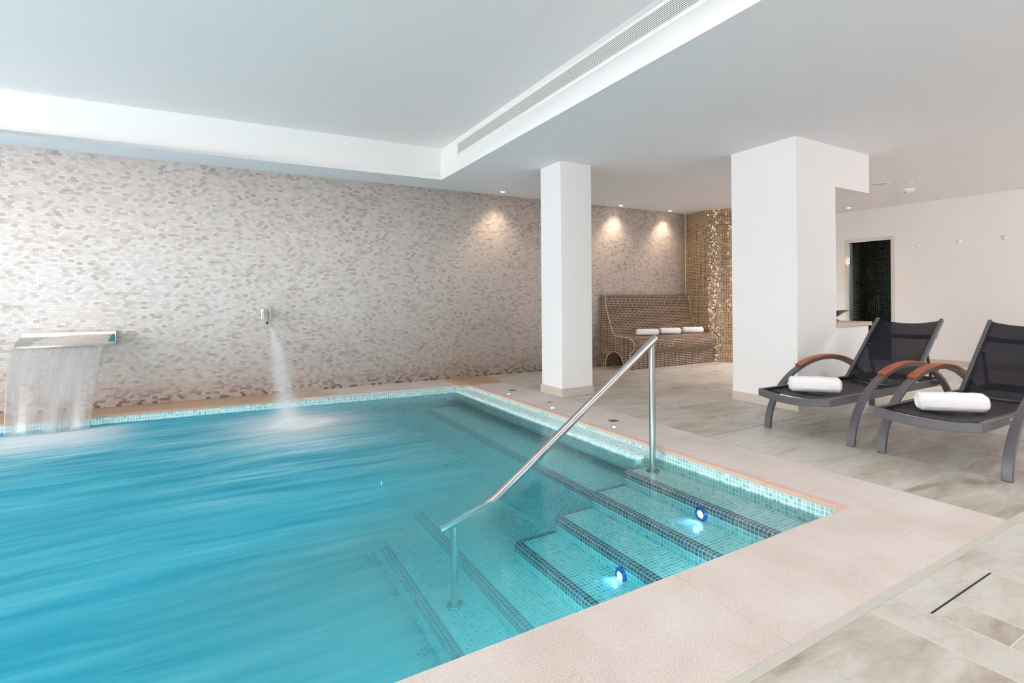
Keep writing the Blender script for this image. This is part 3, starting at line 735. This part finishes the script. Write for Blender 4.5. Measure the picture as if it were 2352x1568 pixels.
for Mx, ops in ((ML, LW), (MBk, BWN)):
    for s0, s1, z0, z1 in ops:
        wi += 1; b = MB(); t_ = .05
        for k in range(5):
            s = s0 + (s1 - s0 - t_) * k / 4; b.box((s, .06, z0), (s + t_, .12, z1), Mx)
        b.box((s0, .06, z0), (s1, .12, z0 + t_), Mx); b.box((s0, .06, z1 - t_), (s1, .12, z1), Mx)
        o = b.build('window_%d' % wi, M['white_metal']); tag(o, 'white window frame in the ' + ('side wall beside the pool' if wi < 3 else 'unseen wall facing the stone wall, sized for fill light'), 'window', None, 'structure')

# ceiling with the sunken coffer
RX0, RX1, RY0 = -6.9, 2.52, -1.2
rlip = lambda x: 6.23 + .0465 * (2.52 - x)
b = MB()
b.face([(RX1, YB, CZ), (XR, YB, CZ), (XR, 7.1, CZ), (RX1, 7.1, CZ)], out=(0, 0, -1))
b.face([(XL, YB, CZ), (RX0, YB, CZ), (RX0, 7.1, CZ), (XL, 7.1, CZ)], out=(0, 0, -1))
b.face([(RX0, YB, CZ), (RX1, YB, CZ), (RX1, RY0, CZ), (RX0, RY0, CZ)], out=(0, 0, -1))
b.face([(RX0, rlip(RX0), CZ), (RX1, rlip(RX1), CZ), (RX1, 7.1, CZ), (RX0, 7.1, CZ)], out=(0, 0, -1))
cl = b.build('ceiling', M['ceil']); tag(cl, 'smooth pale grey ceiling around the sunken coffer', 'ceiling', None, 'structure')
ZT = 3.13
b = MB()
b.face([(RX0 - .05, RY0 - .05, ZT), (RX1 + .05, RY0 - .05, ZT), (RX1 + .05, rlip(RX1) + .3, ZT), (RX0 - .05, rlip(RX0) + .1, ZT)], out=(0, 0, -1))
o = b.build('ceiling_coffer', M['coffer']); tag(o, 'raised ceiling panel over the pool', 'ceiling', None, 'structure')
b = MB()
XT = RX1 + .045
b.face([(RX1, RY0, CZ), (RX1, rlip(RX1) + .12, CZ), (XT, rlip(RX1) + .12, ZT), (XT, RY0, ZT)], out=(-1, 0, 0))
b.face([(RX1, rlip(RX1), CZ), (RX0, rlip(RX0), CZ), (RX0, rlip(RX0), CZ + .045), (RX1 + .004, rlip(RX1), CZ + .045)], out=(0, -1, 0))
b.face([(RX1 + .004, rlip(RX1), CZ + .045), (RX0, rlip(RX0), CZ + .045), (RX0, rlip(RX0) + .014, CZ + .045), (RX1 + .004, rlip(RX1) + .014, CZ + .045)], out=(0, 0, 1))
b.face([(RX1 + .004, rlip(RX1) + .014, CZ + .045), (RX0, rlip(RX0) + .014, CZ + .045), (RX0, rlip(RX0) + .014, CZ + .002), (RX1 + .004, rlip(RX1) + .014, CZ + .002)], out=(0, 1, 0))
b.face([(RX1 + .004, rlip(RX1) + .014, CZ + .002), (RX0, rlip(RX0) + .014, CZ + .002), (RX0, rlip(RX0) + .09, CZ + .002), (RX1 + .004, rlip(RX1) + .09, CZ + .002)], out=(0, 0, 1))
b.face([(RX1 - .01, rlip(RX1) + .08, CZ + .001), (XT + .02, rlip(RX1) + .08, CZ + .001), (XT + .02, rlip(RX1) + .08, ZT), (RX1 - .01, rlip(RX1) + .08, ZT)], out=(0, -1, 0))
b.face([(RX1 - .01, rlip(RX1) + .08, CZ + .001), (RX0, rlip(RX0) + .08, CZ + .001), (RX0, rlip(RX0) + .08, ZT), (RX1 - .01, rlip(RX1) + .08, ZT)], out=(0, -1, 0))
b.face([(RX0, RY0, CZ), (RX0, rlip(RX0), CZ), (RX0, rlip(RX0), ZT), (RX0, RY0, ZT)], out=(1, 0, 0))
b.face([(RX0, RY0, CZ), (XT, RY0, CZ), (XT, RY0, ZT), (RX0, RY0, ZT)], out=(0, 1, 0))
o = b.build('trim_5', M['white']); tag(o, 'bright white sides of the ceiling coffer', 'trim', None, 'structure')

# long air grille in the coffer side
t = empty('air_grille', (0, 0, 0), 'long white slatted air grille in the coffer side', 'grille')
def gx(z): return RX1 + .045 * (z - CZ) / (ZT - CZ)
GM = Matrix.Shear('XY', 4, (0, 0)) if False else None
gy0, gy1, gz0, gz1 = -1.0, 5.78, 2.885, 3.075
b = MB()
def gbox(y0, y1, z0, z1, d0, d1):
    zc = (z0 + z1) / 2; b.box((gx(zc) - d1, y0, z0), (gx(zc) - d0, y1, z1))
gbox(gy0, gy1, gz0, gz0 + .03, -.004, .007); gbox(gy0, gy1, gz1 - .022, gz1, -.004, .007)
gbox(gy1 - .025, gy1, gz0 + .03, gz1 - .022, -.004, .007)
b.build('frame', M['white_metal'], t)
b = MB(); gbox(gy0, gy1 - .02, gz0 + .012, gz1 - .012, -.0085, .009) if False else b.face([(gx(gz0 + .012) - .0035, gy0, gz0 + .012), (gx(gz0 + .012) - .0035, gy1 - .02, gz0 + .012), (gx(gz1 - .012) - .0035, gy1 - .02, gz1 - .012), (gx(gz1 - .012) - .0035, gy0, gz1 - .012)], out=(-1, 0, 0)); b.build('backing', M['dark_void'], t)
b = MB(); nz = 10
for k in range(nz):
    z = gz0 + .030 + (gz1 - gz0 - .052) * (k + .62) / nz
    b.box((gx(z) - .0055, gy0, z - .0034), (gx(z) - .002, gy1 - .025, z + .0034))
b.build('slats', M['white_metal'], t)

# ----------------------------------------------------------------- column, pillar with counter and beam
def block(name, lo, hi, label):
    b = MB(); b.box(lo, hi); o = b.build(name, M['white'], bevel=.004)
    return tag(o, label, 'column', None, 'structure')
block('column', (3.373, 4.752, 0), (3.815, 5.17, CZ + .01), 'slim white square column at the pool corner')
b = MB(); b.box((3.36, 4.739, 0), (3.828, 5.19, .095)); o = b.build('baseboard_column', M['skirt'], bevel=.002); tag(o, 'stone skirting round the slim white column', 'skirting', None, 'structure')
b = MB()
# pillar, hanging beam and low counter wall make one white body
b.box((4.90, 2.93, 0), (5.60, 3.66, CZ + .01)); b.box((5.595, 2.93, 2.272), (6.285, 3.66, CZ + .01)); b.box((5.595, 2.93, 0), (6.245, 3.66, .799))
o = b.build('wall_pillar', M['white'], bevel=.003); tag(o, 'broad white pillar with hanging beam and low counter wall', 'pillar', None, 'structure')
b = MB(); b.box((4.888, 2.918, 0), (6.25, 2.93, .095)); b.box((4.888, 2.93, 0), (4.90, 3.665, .095)); o = b.build('baseboard_pillar', M['skirt'], bevel=.002)
tag(o, 'stone skirting round the broad white pillar', 'skirting', None, 'structure')
b = MB(); b.box((5.603, 2.905, .801), (6.275, 3.67, .845)); o = b.build('counter_top', M['marble'], bevel=.004)
tag(o, 'beige marble counter slab on the low white wall', 'counter')
t = empty('bowl', (6.22, 3.28, .846), 'dark pointed bronze bowl on the marble counter', 'bowl', None, math.radians(-12))
b = MB(); rows = []
for (s, z) in ((.12, .035), (.35, .055), (.65, .085), (.9, .103), (1., .108), (.92, .104), (.6, .085), (.2, .055), (.01, .05)):
    ring = []
    for k in range(32):
        a = 2 * PI * k / 32; px = math.copysign(abs(math.cos(a)) ** .8, math.cos(a)) * .23 * s; py = math.sin(a) * .11 * s * (1 - .35 * abs(math.cos(a)))
        ring.append((px, py, z + (.012 * abs(math.cos(a)) * s)))
    rows.append(ring)
b.grid(rows, 0, True, True); b.build('vessel', M['bowlm'], t)
b = MB(); b.lathe([(.05, 0), (.05, .006), (.02, .02), (.018, .03), (.03, .04)], (0, 0, 0), 24); b.build('foot', M['bowlm'], t)

# ----------------------------------------------------------------- ceiling fittings
def downlight(x, y, label, power, z=CZ, tint=(1, .76, .56), size=105, lens=None):
    t = empty('downlight', (x, y, z), label, 'light', 'recessed ceiling downlights')
    b = MB(); b.lathe([(.030, -.001), (.032, -.006), (.040, -.006), (.043, 0)], (0, 0, 0), 28); b.build('trim_ring', M['white_metal'], t)
    b = MB(); b.lathe([(.0305, -.003), (.0001, -.0035)], (0, 0, 0), 24); b.build('lens', lens or M['lens_warm'], t)
    ld = bpy.data.lights.new('beam', 'SPOT'); ld.energy = power; ld.color = tint; ld.spot_size = math.radians(size); ld.spot_blend = .9; ld.shadow_soft_size = .03
    lo = bpy.data.objects.new('beam', ld); COL.objects.link(lo); lo.parent = t; lo.location = (0, 0, -.02)
    return lo
for x, y, lb in ((3.578, 6.49, 'small round downlight in front of the stone wall, beside the slim column'), (5.853, 6.50, 'small round downlight above the tiled bench, on its side by the column'), (6.986, 6.47, 'small round downlight above the tiled bench, by the bronze wall')):
    lo = downlight(x, y, lb, 9)
downlight(9.606, 4.81, 'small round downlight in front of the glass door', 9)
for x, y in ((6.7, 4.35), (7.7, 4.75), (8.7, 5.15)): downlight(x, y, 'added round fill downlight concealed behind the broad white pillar', 70, CZ, (1, .93, .91))  # added lamps hidden from view, brightening the alcove and end wall
for x, y, z, pw in ((1.3, 1.2, 3.13, 8), (1.75, 2.1, 3.13, 24), (.5, 1.5, 3.13, 17), (-1., 2.3, 3.13, 14), (3.2, .5, CZ, 18), (4.6, .15, CZ, 22), (6.1, -.45, CZ, 24), (7.8, -1.0, CZ, 24)):  # added fill lamps out of view, lifting steps, coping and loungers
    downlight(x, y, 'added round fill downlight, unseen, in the ceiling above the viewer', pw, z, (1, .965, .95), 150 if pw != 24 or z < 3 else 95)
t = empty('ceiling_speaker', (7.995, 3.598, CZ), 'round white ceiling vent beside the hanging beam', 'vent')
b = MB(); b.lathe([(.07, -.004), (.075, -.012), (.115, -.012), (.125, 0)], (0, 0, 0), 40); b.build('rim', M['white_metal'], t)
b = MB(); b.lathe([(.0001, -.006), (.07, -.004)], (0, 0, 0), 40); b.build('disc', M['doorframe'], t)
t = empty('smoke_detector', (8.784, 3.623, CZ), 'white domed detector on the ceiling with a small dark eye', 'detector')
b = MB(); b.lathe([(.125, 0), (.125, -.012), (.11, -.032), (.07, -.048), (.0001, -.052)], (0, 0, 0), 40); b.build('housing', M['white_metal'], t)
b = MB(); b.lathe([(.01, -.042), (.01, -.05), (.0001, -.052)], (-.06, -.03, 0), 14); b.build('sensor', M['black'], t)
b = MB(); b.lathe([(.05, 0), (.05, -.008), (.045, -.012), (.0001, -.012)], (8.314, 3.371, CZ), 30); o = b.build('ceiling_disc', M['white_metal'])
tag(o, 'tiny flat white disc on the ceiling beside the round vent', 'cover')

# ----------------------------------------------------------------- tiled bench
BX0, BX1 = 5.55, 7.495
bt = empty('tiled_bench', (0, 0, 0), 'built-in bench with curved back in brown mosaic', 'bench')
pr = [(6.668, 1.192), (6.60, 1.192), (6.572, 1.178), (6.560, 1.14), (6.545, 1.027), (6.52, .92), (6.483, .812), (6.42, .66), (6.385, .585), (6.345, .538), (6.284, .516), (6.18, .512), (6.051, .513), (5.99, .504), (5.945, .482), (5.908, .447), (5.888, .405), (5.888, .365), (5.902, .33), (5.93, .298), (5.97, .272), (5.992, .25), (5.992, 0.)]
Lr = [0.]
for i in range(1, len(pr)): Lr.append(Lr[-1] + math.dist(pr[i], pr[i - 1]))
b = MB(); b.grid([[(BX0, y, z), (BX1, y, z)] for y, z in pr], 0, True, False, [[(BX0, v), (BX1, v)] for v in Lr]); b.build('seat_shell', M['brown'], bt)
ac, aw, ah = 6.352, .226, .268
arch = [(ac + aw * math.cos(PI * k / 20), ah * math.sin(PI * k / 20)) for k in range(21)]    # far foot -> near foot
def side(x, nx):
    b = MB()
    outer = pr + []
    poly = [(x, 6.675, 0), (x, 6.675, 1.192)] + [(x, y, z) for y, z in pr[1:]] + [(x, y, z) for y, z in reversed(arch)]
    b.face(poly, [(p[1], p[2]) for p in poly], 0, False, (nx, 0, 0))
    return b.build('side_panel', M['brown'], bt, weld=False)
side(BX0, -1); side(BX1 + .0, 1)
La = [aw * 1.2 * PI * k / 20 for k in range(21)]
b = MB(); b.grid([[(BX0, y, z), (BX1, y, z)] for y, z in arch], 0, True, False, [[(BX0, v), (BX1, v)] for v in La]); b.build('tunnel_niche', M['brown'], bt)
b = MB(); b.tube([(BX0 - .001, y, z) for y, z in pr[1:]], .0045, 8); b.build('edge_trim', M['trim_cream'], bt)
b = MB(); b.tube([(BX1 - .001, y, z) for y, z in pr[2:22]], .0045, 8); b.build('edge_trim', M['trim_cream'], bt)
b = MB(); b.tube([(BX0 - .001, y, z) for y, z in arch], .004, 8); b.build('arch_trim', M['trim_cream'], bt)

for o in kids(bt):                                  # the back follows the slant of the stone wall
    for v in o.data.vertices:
        v.co.y += -(.03 * (v.co.x - BX0)) * max(0., (v.co.y - 5.99) / .69) - .004 * (v.co.y > 6.6)
# ----------------------------------------------------------------- rolled towels
def towel(x, y, z, length, ry, rz_, ang, label, group, seed):
    rnd = random.Random(seed)
    b = MB(); rows = []; n = 40; m = 26
    ph = [rnd.uniform(0, 6.28) for _ in range(4)]
    for i in range(m + 1):
        s = i / m; u = (s - .5) * length
        e = min(1., (min(s, 1 - s) * length / .022)); k = .80 + .20 * math.sqrt(max(0, 1 - (1 - e) ** 2))
        ring = []
        for jx in range(n):
            a = 2 * PI * jx / n
            cx = math.copysign(abs(math.cos(a)) ** .82, math.cos(a)); cz = math.copysign(abs(math.sin(a)) ** .82, math.sin(a))
            w = 1 + .028 * math.sin(3 * a + ph[0] + 5 * s) + .02 * math.sin(7 * s * 3 + ph[1] + 2 * a) + .02 * mnoise.noise(Vector((u * 14 + seed, cx * 2.1, cz * 2.1)))
            if -.55 < a - PI * 1.18 < 0: w += .06 * (a - PI * 1.18 + .55) / .55          # the loose flap of the roll
            ring.append(Vector((u, cx * ry * k * w, rz_ + cz * rz_ * k * (w if cz > -.5 else 1))))
        rows.append(ring)
    b.grid(rows, 0, True, True)
    # rolled ends: rings stepping in like the layers of the roll
    for r, sg in ((0, -1), (m, 1)):
        rr = [rows[r]]; c = Vector((rows[r][0].x, 0, rz_))
        for q, dx in ((.86, .004), (.80, -.004), (.62, .003), (.55, -.005), (.36, .002), (.28, -.006), (.02, -.004)):
            rr.append([c + Vector((sg * dx, (p.y) * q, (p.z - rz_) * q)) for p in rows[r]])
        if sg < 0: rr.reverse()
        b.grid(rr, 0, True, True)
    o = b.build('rolled_towel', M['towel'])
    o.location = (x, y, z); o.rotation_euler = (0, 0, ang)
    return tag(o, label, 'towel', group)
gt = 'rolled white towels'
towel(4.222, 2.385, .338, .36, .068, .062, math.radians(-50), 'rolled white towel on the dark lounger standing against the white pillar', gt, 1)
towel(4.262, 1.50, .338, .375, .068, .062, math.radians(-47), 'rolled white towel on the dark lounger cut off by the picture edge', gt, 2)
towel(6.105, 6.17, .5215, .35, .062, .053, math.radians(-30), 'rolled white towel on the tiled bench, just behind the handrail top', gt, 3)
towel(6.63, 6.17, .5215, .35, .062, .053, math.radians(-27), 'middle one of the three rolled white towels on the tiled bench', gt, 4)
towel(7.195, 6.175, .5215, .36, .062, .053, math.radians(-24), 'rolled white towel on the tiled bench, at the bronze wall end', gt, 5)

# ----------------------------------------------------------------- loungers
LX, LY = 4.93, 2.36
def lounger():
    t = empty('sun_lounger', (LX, LY, 0), 'dark sling sun lounger with teak armrests standing against the white pillar', 'sun lounger', 'dark sling sun loungers')
    f = M['frame']; A, Bq = .868, .548
    ell = lambda a, da=0., db=0.: ((A + da) * math.cos(a), (Bq + db) * math.sin(a))
    for sy in (1, -1):
        y = sy * .332
        b = MB(); pts = []
        for k in range(41):
            a = PI * k / 40; x, z = ell(a); pts.append((x, y, max(z, 0.0)))
        pts[0] = (pts[0][0], y, .002); pts[-1] = (pts[-1][0], y, .002)
        b.bar(pts, .052, .027, (0, 1, 0)); arm = b.build('leg_arch', f, t, bevel=.003)
        b = MB(); pts = []
        a0, a1 = math.acos(.50 / A), math.acos(-.41 / A)
        for k in range(21):
            a = a0 + (a1 - a0) * k / 20; x, z = ell(a, .022, .022); pts.append((x, y, z))
        b.bar(pts, .060, .018, (0, 1, 0)); b.build('armrest', M['wood'], t, bevel=.004)
        b = MB()
        for xx in (.70, -.66):
            zz = .335; b = MB(); b.tube([(xx, sy * .284, zz), (xx, sy * .345, zz)], .009, 10); b.build('bolt', M['chrome'], t)
        for xx in (.45, -.35):
            zx = Bq * math.sqrt(1 - (xx / A) ** 2) - .014
            b = MB(); b.tube([(xx, y, zx + .004), (xx, y, zx - .006)], .006, 8); b.build('bolt', M['chrome'], t)
        b = MB(); b.box((-1.045, sy * .27 - .013, .302), (.86, sy * .27 + .013, .362)); b.build('side_rail', f, t, bevel=.003)
        b = MB(); b.tube([(-1.03, sy * .25, .358), (.27, sy * .25, .348)], .006, 8); b.build('sling_rod', M['black'], t)
        # back frame rail
        b = MB(); b.bar([(.235, sy * .262, .335), (.28, sy * .262, .372), (.835, sy * .262, .882), (.852, sy * .262, .896)], .026, .036, (0, 1, 0)); b.build('back_rail', f, t, bevel=.004)
        b = MB(); b.bar([(.60, sy * .235, .66), (.70, sy * .235, .345)], .02, .02, (0, 1, 0)); b.build('prop', f, t, bevel=.002)
    b = MB(); pts = []
    for k in range(17):
        s = k / 16; pts.append((-1.055 - .012 * math.sin(PI * s), -.283 + .566 * s, .334 - .030 * math.sin(PI * s)))
    b.bar(pts, .056, .024, (0, 0, 1)); b.build('front_bar', f, t, bevel=.003)
    b = MB(); b.box((.835, -.27, .302), (.86, .27, .362)); b.build('rear_bar', f, t, bevel=.003)
    for pp in ([(.20, -.26, .318), (.20, .26, .318)], [(-.62, -.26, .31), (-.62, 0, .288), (-.62, .26, .31)], [(.70, -.32, .335), (.70, .32, .335)]):
        b = MB(); b.tube(pp, .013, 12); b.build('cross_tube', f, t)
    b = MB(); b.bar([(.745, -.262, .745), (.757, -.13, .733), (.757, .13, .733), (.745, .262, .745)], .045, .014, (.735, 0, .678)); b.build('back_crossbar', f, t, bevel=.002)
    # slings
    b = MB(); rows = []
    for i in range(25):
        s = i / 24; x = -1.00 + 1.24 * s
        rows.append([(x + (.03 * math.sin(PI * k / 12) if i == 0 else 0), -.252 + .504 * k / 12, .352 - .010 * s - .030 * math.sin(PI * k / 12) ** .8 * (1 - .35 * s)) for k in range(13)])
    b.grid(rows, 0, True); b.build('seat_sling', M['sling'], t, solid=.003)
    b = MB(); rows = []
    for i in range(25):
        s = i / 24
        row = []
        for k in range(13):
            q = math.sin(PI * k / 12) ** .8; ss = s - (.028 * q * s)
            x = .245 + .60 * ss; z = .335 + .556 * ss
            row.append((x + .028 * q * .68, -.252 + .504 * k / 12, z - .028 * q * .73))
        rows.append(row)
    b.grid(rows, 0, True); b.build('back_sling', M['sling'], t, solid=.003)
    for sy in (1, -1):
        b = MB(); b.tube([(.25, sy * .243, .345), (.84, sy * .243, .888)], .004, 8); b.build('sling_seam', M['black'], t)
    return t
LA = lounger()
LB = copy_tree(LA); LB.location = (LX, 1.495, 0)
LB['label'] = 'dark sling sun lounger with teak armrests, cut off by the picture edge'

# ----------------------------------------------------------------- waterfall blade, jet, deck fittings
wx = lambda x, d=0.: (x, wfar(x) - d)
t = empty('waterfall_spout', (-1.36, wfar(-1.36) - .003, .75), 'wide chrome waterfall spout on the stone wall', 'spout')
OW = (-1.36, wfar(-1.36), .75)
wr = math.atan(-.03); t.rotation_euler = (0, 0, wr)
b = MB(); b.box((-.385, -.035, -.075), (.385, 0, .075)); b.build('back_box', M['chrome'], t, bevel=.014, seg=4)
b = MB(); rows = []; prf = [(-.036, .034), (-.09, .034), (-.15, .027), (-.21, .010), (-.27, -.018), (-.31, -.043), (-.335, -.062)]
rows = [[(-.355, y, z), (.36, y, z)] for y, z in prf]
b.grid(rows, 0, True); b.build('blade', M['blade'], t, solid=.005)
ws = MB(); rows = []; uvs = []
v = 0; prev = None
for i in range(31):
    s = i / 30; z = -.067 - s * .766; y = -.340 - .355 * math.sqrt(s)
    half0 = -.345 + .03 * s; half1 = .345 - .06 * s
    row = []; uvr = []
    for k in range(41):
        q = k / 40; x = half0 + (half1 - half0) * q
        row.append((x, y + .012 * math.sin(q * 19) * s + .02 * mnoise.noise(Vector((x * 7, s * 1.2, 3))), z)); uvr.append((x, z))
    rows.append(row); uvs.append(uvr)
ws.grid(rows, 0, True, False, uvs)
o = ws.build('falling_water', M['sheet'], solid=.006); o.location = OW; o.rotation_euler = (0, 0, wr)
tag(o, 'thin veil of water falling from the wide chrome spout', 'water', None, 'stuff')

t = empty('jet_nozzle', (.475, wfar(.475), .968), 'small steel neck jet on the stone wall spraying into the pool', 'jet'); t.rotation_euler = (0, 0, wr)
b = MB(); b.box((-.055, -.014, -.068), (.055, 0, .068)); b.build('wall_plate', M['satin'], t, bevel=.006)
b = MB(); rows = []
for s, r1, r2 in ((0, .02, .03), (.15, .032, .045), (.4, .034, .046), (.7, .03, .036), (.9, .02, .022), (1, .014, .014)):
    c = Vector((.0, -.012 - .165 * s, .03 - .125 * s * s - .01 * s)); ring = []
    for k in range(24):
        a = 2 * PI * k / 24; ring.append(c + Vector((r1 * math.cos(a), -.35 * r2 * math.sin(a), r2 * math.sin(a))))
    rows.append(ring)
b.grid(rows, 0, True, True, None, True); b.build('spout', M['steel'], t)
b = MB(); b.lathe([(.0001, -.004), (.011, -.004), (.012, .012)], (0, -.178, -.107), 16, Matrix.Rotation(.5, 4, 'X')); b.build('outlet', M['black'], t)

# the spray: a soft arc of droplets, dense in the middle
def spray_volume():
    m, nt = new_mat('water_spray')
    tc = N(nt, 'ShaderNodeTexCoord'); uvw = tc.outputs['Object']
    sx = N(nt, 'ShaderNodeSeparateXYZ'); L(nt, uvw, sx.inputs[0]); X, Y, Z = sx.outputs
    # drop parameter from nozzle (0) to water (1)
    s = math_n(nt, 'DIVIDE', math_n(nt, 'MULTIPLY', Z, -1.), .93, clamp=True)
    rt = math_n(nt, 'POWER', math_n(nt, 'MAXIMUM', s, .0001), .62)
    cy = math_n(nt, 'MULTIPLY', rt, -1.15); cx = math_n(nt, 'MULTIPLY', rt, .10)
    rad = math_n(nt, 'MULTIPLY_ADD', rt, .15, .014)
    dx = math_n(nt, 'DIVIDE', math_n(nt, 'SUBTRACT', X, cx), rad); dy = math_n(nt, 'DIVIDE', math_n(nt, 'SUBTRACT', Y, cy), rad)
    d = math_n(nt, 'ADD', math_n(nt, 'MULTIPLY', dx, dx), math_n(nt, 'MULTIPLY', dy, dy))
    g_ = math_n(nt, 'POWER', 2.718, math_n(nt, 'MULTIPLY', d, -2.6))
    dens = math_n(nt, 'MULTIPLY', g_, math_n(nt, 'DIVIDE', 1.15, rad))
    vs = N(nt, 'ShaderNodeVolumeScatter'); vs.inputs['Color'].default_value = (.97, .97, .97, 1); L(nt, dens, vs.inputs['Density'])
    o = N(nt, 'ShaderNodeOutputMaterial'); L(nt, vs.outputs[0], o.inputs['Volume']); return m
M['spray'] = spray_volume()
b = MB(); rows = []
for i in range(15):
    s = i / 14; rt = s ** .62; c = Vector((.10 * rt, -1.15 * rt, -.93 * s)); r = .02 + .21 * rt
    rows.append([c + Vector((r * math.cos(2 * PI * k / 24), r * math.sin(2 * PI * k / 24), 0)) for k in range(24)])
b.grid(rows, 0, True, True, None, True)
o = b.build('water_spray', M['spray']); o.location = (.482, wfar(.475) - .182, .855)
tag(o, 'misty jet of spray arcing from the small steel nozzle', 'water', None, 'stuff')

for i, (x, y, lb) in enumerate(((3.118, 5.45, 'at the far corner of the pool'), (3.091, 4.603, 'in front of the slim column'), (3.107, 3.574, 'beside the handrail'))):
    t = empty('deck_inlet', (x, y, 0), 'flat steel ring round a dark hole ' + lb, 'drain', 'steel rings set in the coping')
    b = MB(); b.lathe([(.022, -.004), (.024, .002), (.046, .003), (.05, 0)], (0, 0, 0), 30); b.build('ring', M['steel'], t)
    b = MB(); b.lathe([(.0001, .0008), (.0235, .0012)], (0, 0, 0), 24); b.build('hole', M['black'], t)
for x, y, lb in ((2.937, 5.218, 'at the far corner of the pool'), (2.921, 4.287, 'in front of the slim column'), (2.932, 3.363, 'beside the handrail')):
    t = empty('push_button', (x, y, 0), 'small raised chrome button on the coping ' + lb, 'button', 'chrome buttons on the coping')
    b = MB(); b.lathe([(.027, 0), (.027, .020), (.024, .024), (.016, .024)], (0, 0, 0), 28); b.build('collar', M['chrome'], t)
    b = MB(); b.lathe([(.0165, .02), (.015, .027), (.0001, .028)], (0, 0, 0), 24); b.build('cap', M['steel'], t)

# floor hatch
t = empty('floor_hatch', (2.40, .56, 0), 'tile-filled floor hatch with one open dark edge', 'hatch')
b = MB(); b.box((-.254, -.254, -.01), (.254, .250, .0012)); b.build('lid', M['floor'], t)
b = MB(); b.box((-.258, .250, -.01), (.258, .2565, .0016)); b.build('gap', M['black'], t)
b = MB(); b.box((-.259, -.254, -.01), (-.254, .25, .0018)); b.build('rim', M['joint'], t)
b = MB(); b.box((.254, -.254, -.01), (.259, .25, .0018)); b.build('rim', M['joint'], t)

# ----------------------------------------------------------------- daylight
wd = bpy.data.worlds.new('daylight'); scene.world = wd; wd.use_nodes = True
bg = wd.node_tree.nodes.get('Background') or wd.node_tree.nodes.new('ShaderNodeBackground')
bg.inputs[0].default_value = (1.0, .958, .95, 1); bg.inputs[1].default_value = 7.0
def portal(loc, rot, sx_, sy_):
    ld = bpy.data.lights.new('window_portal', 'AREA'); ld.shape = 'RECTANGLE'; ld.size = sx_; ld.size_y = sy_; ld.cycles.is_portal = True
    lo = bpy.data.objects.new('window_portal', ld); COL.objects.link(lo); lo.location = loc; lo.rotation_euler = rot
for s0, s1, z0, z1 in LW:
    portal((XL - .15, 7.1 - (s0 + s1) / 2, (z0 + z1) / 2), (PI / 2, 0, -PI / 2), s1 - s0, z1 - z0)
for s0, s1, z0, z1 in BWN:
    portal((XL + (s0 + s1) / 2, YB - .15, (z0 + z1) / 2), (PI / 2, 0, 0), s1 - s0, z1 - z0)

# ----------------------------------------------------------------- camera
cam = bpy.data.cameras.new('camera'); co = bpy.data.objects.new('camera', cam); COL.objects.link(co)
yaw, roll = .5202, -.008
F = Vector((math.sin(yaw), math.cos(yaw), 0)); R0 = Vector((math.cos(yaw), -math.sin(yaw), 0)); U0 = Vector((0, 0, 1))
R2 = R0 * math.cos(roll) + U0 * math.sin(roll); U2 = -R0 * math.sin(roll) + U0 * math.cos(roll)
co.matrix_world = Matrix(((R2.x, U2.x, -F.x, 0), (R2.y, U2.y, -F.y, 0), (R2.z, U2.z, -F.z, 1.1), (0, 0, 0, 1)))
cam.sensor_fit = 'HORIZONTAL'; cam.sensor_width = 36; cam.lens = 36 * 1166.2 / 2352
cam.shift_x = 0; cam.shift_y = -(784 - 691.7) / 2352
cam.clip_start = .05; cam.clip_end = 100
scene.camera = co

vs = scene.view_settings
vs.view_transform = 'Standard'; vs.look = 'None'; vs.gamma = 1; vs.use_curve_mapping = False; vs.exposure = 0.68
cy = scene.cycles
cy.use_denoising = True
cy.max_bounces = 8; cy.diffuse_bounces = 6; cy.glossy_bounces = 4; cy.transmission_bounces = 4; cy.transparent_max_bounces = 12
cy.use_adaptive_sampling = True; cy.adaptive_threshold = .08; cy.use_light_tree = False
cy.sample_clamp_indirect = 6
cy.volume_bounces = 2
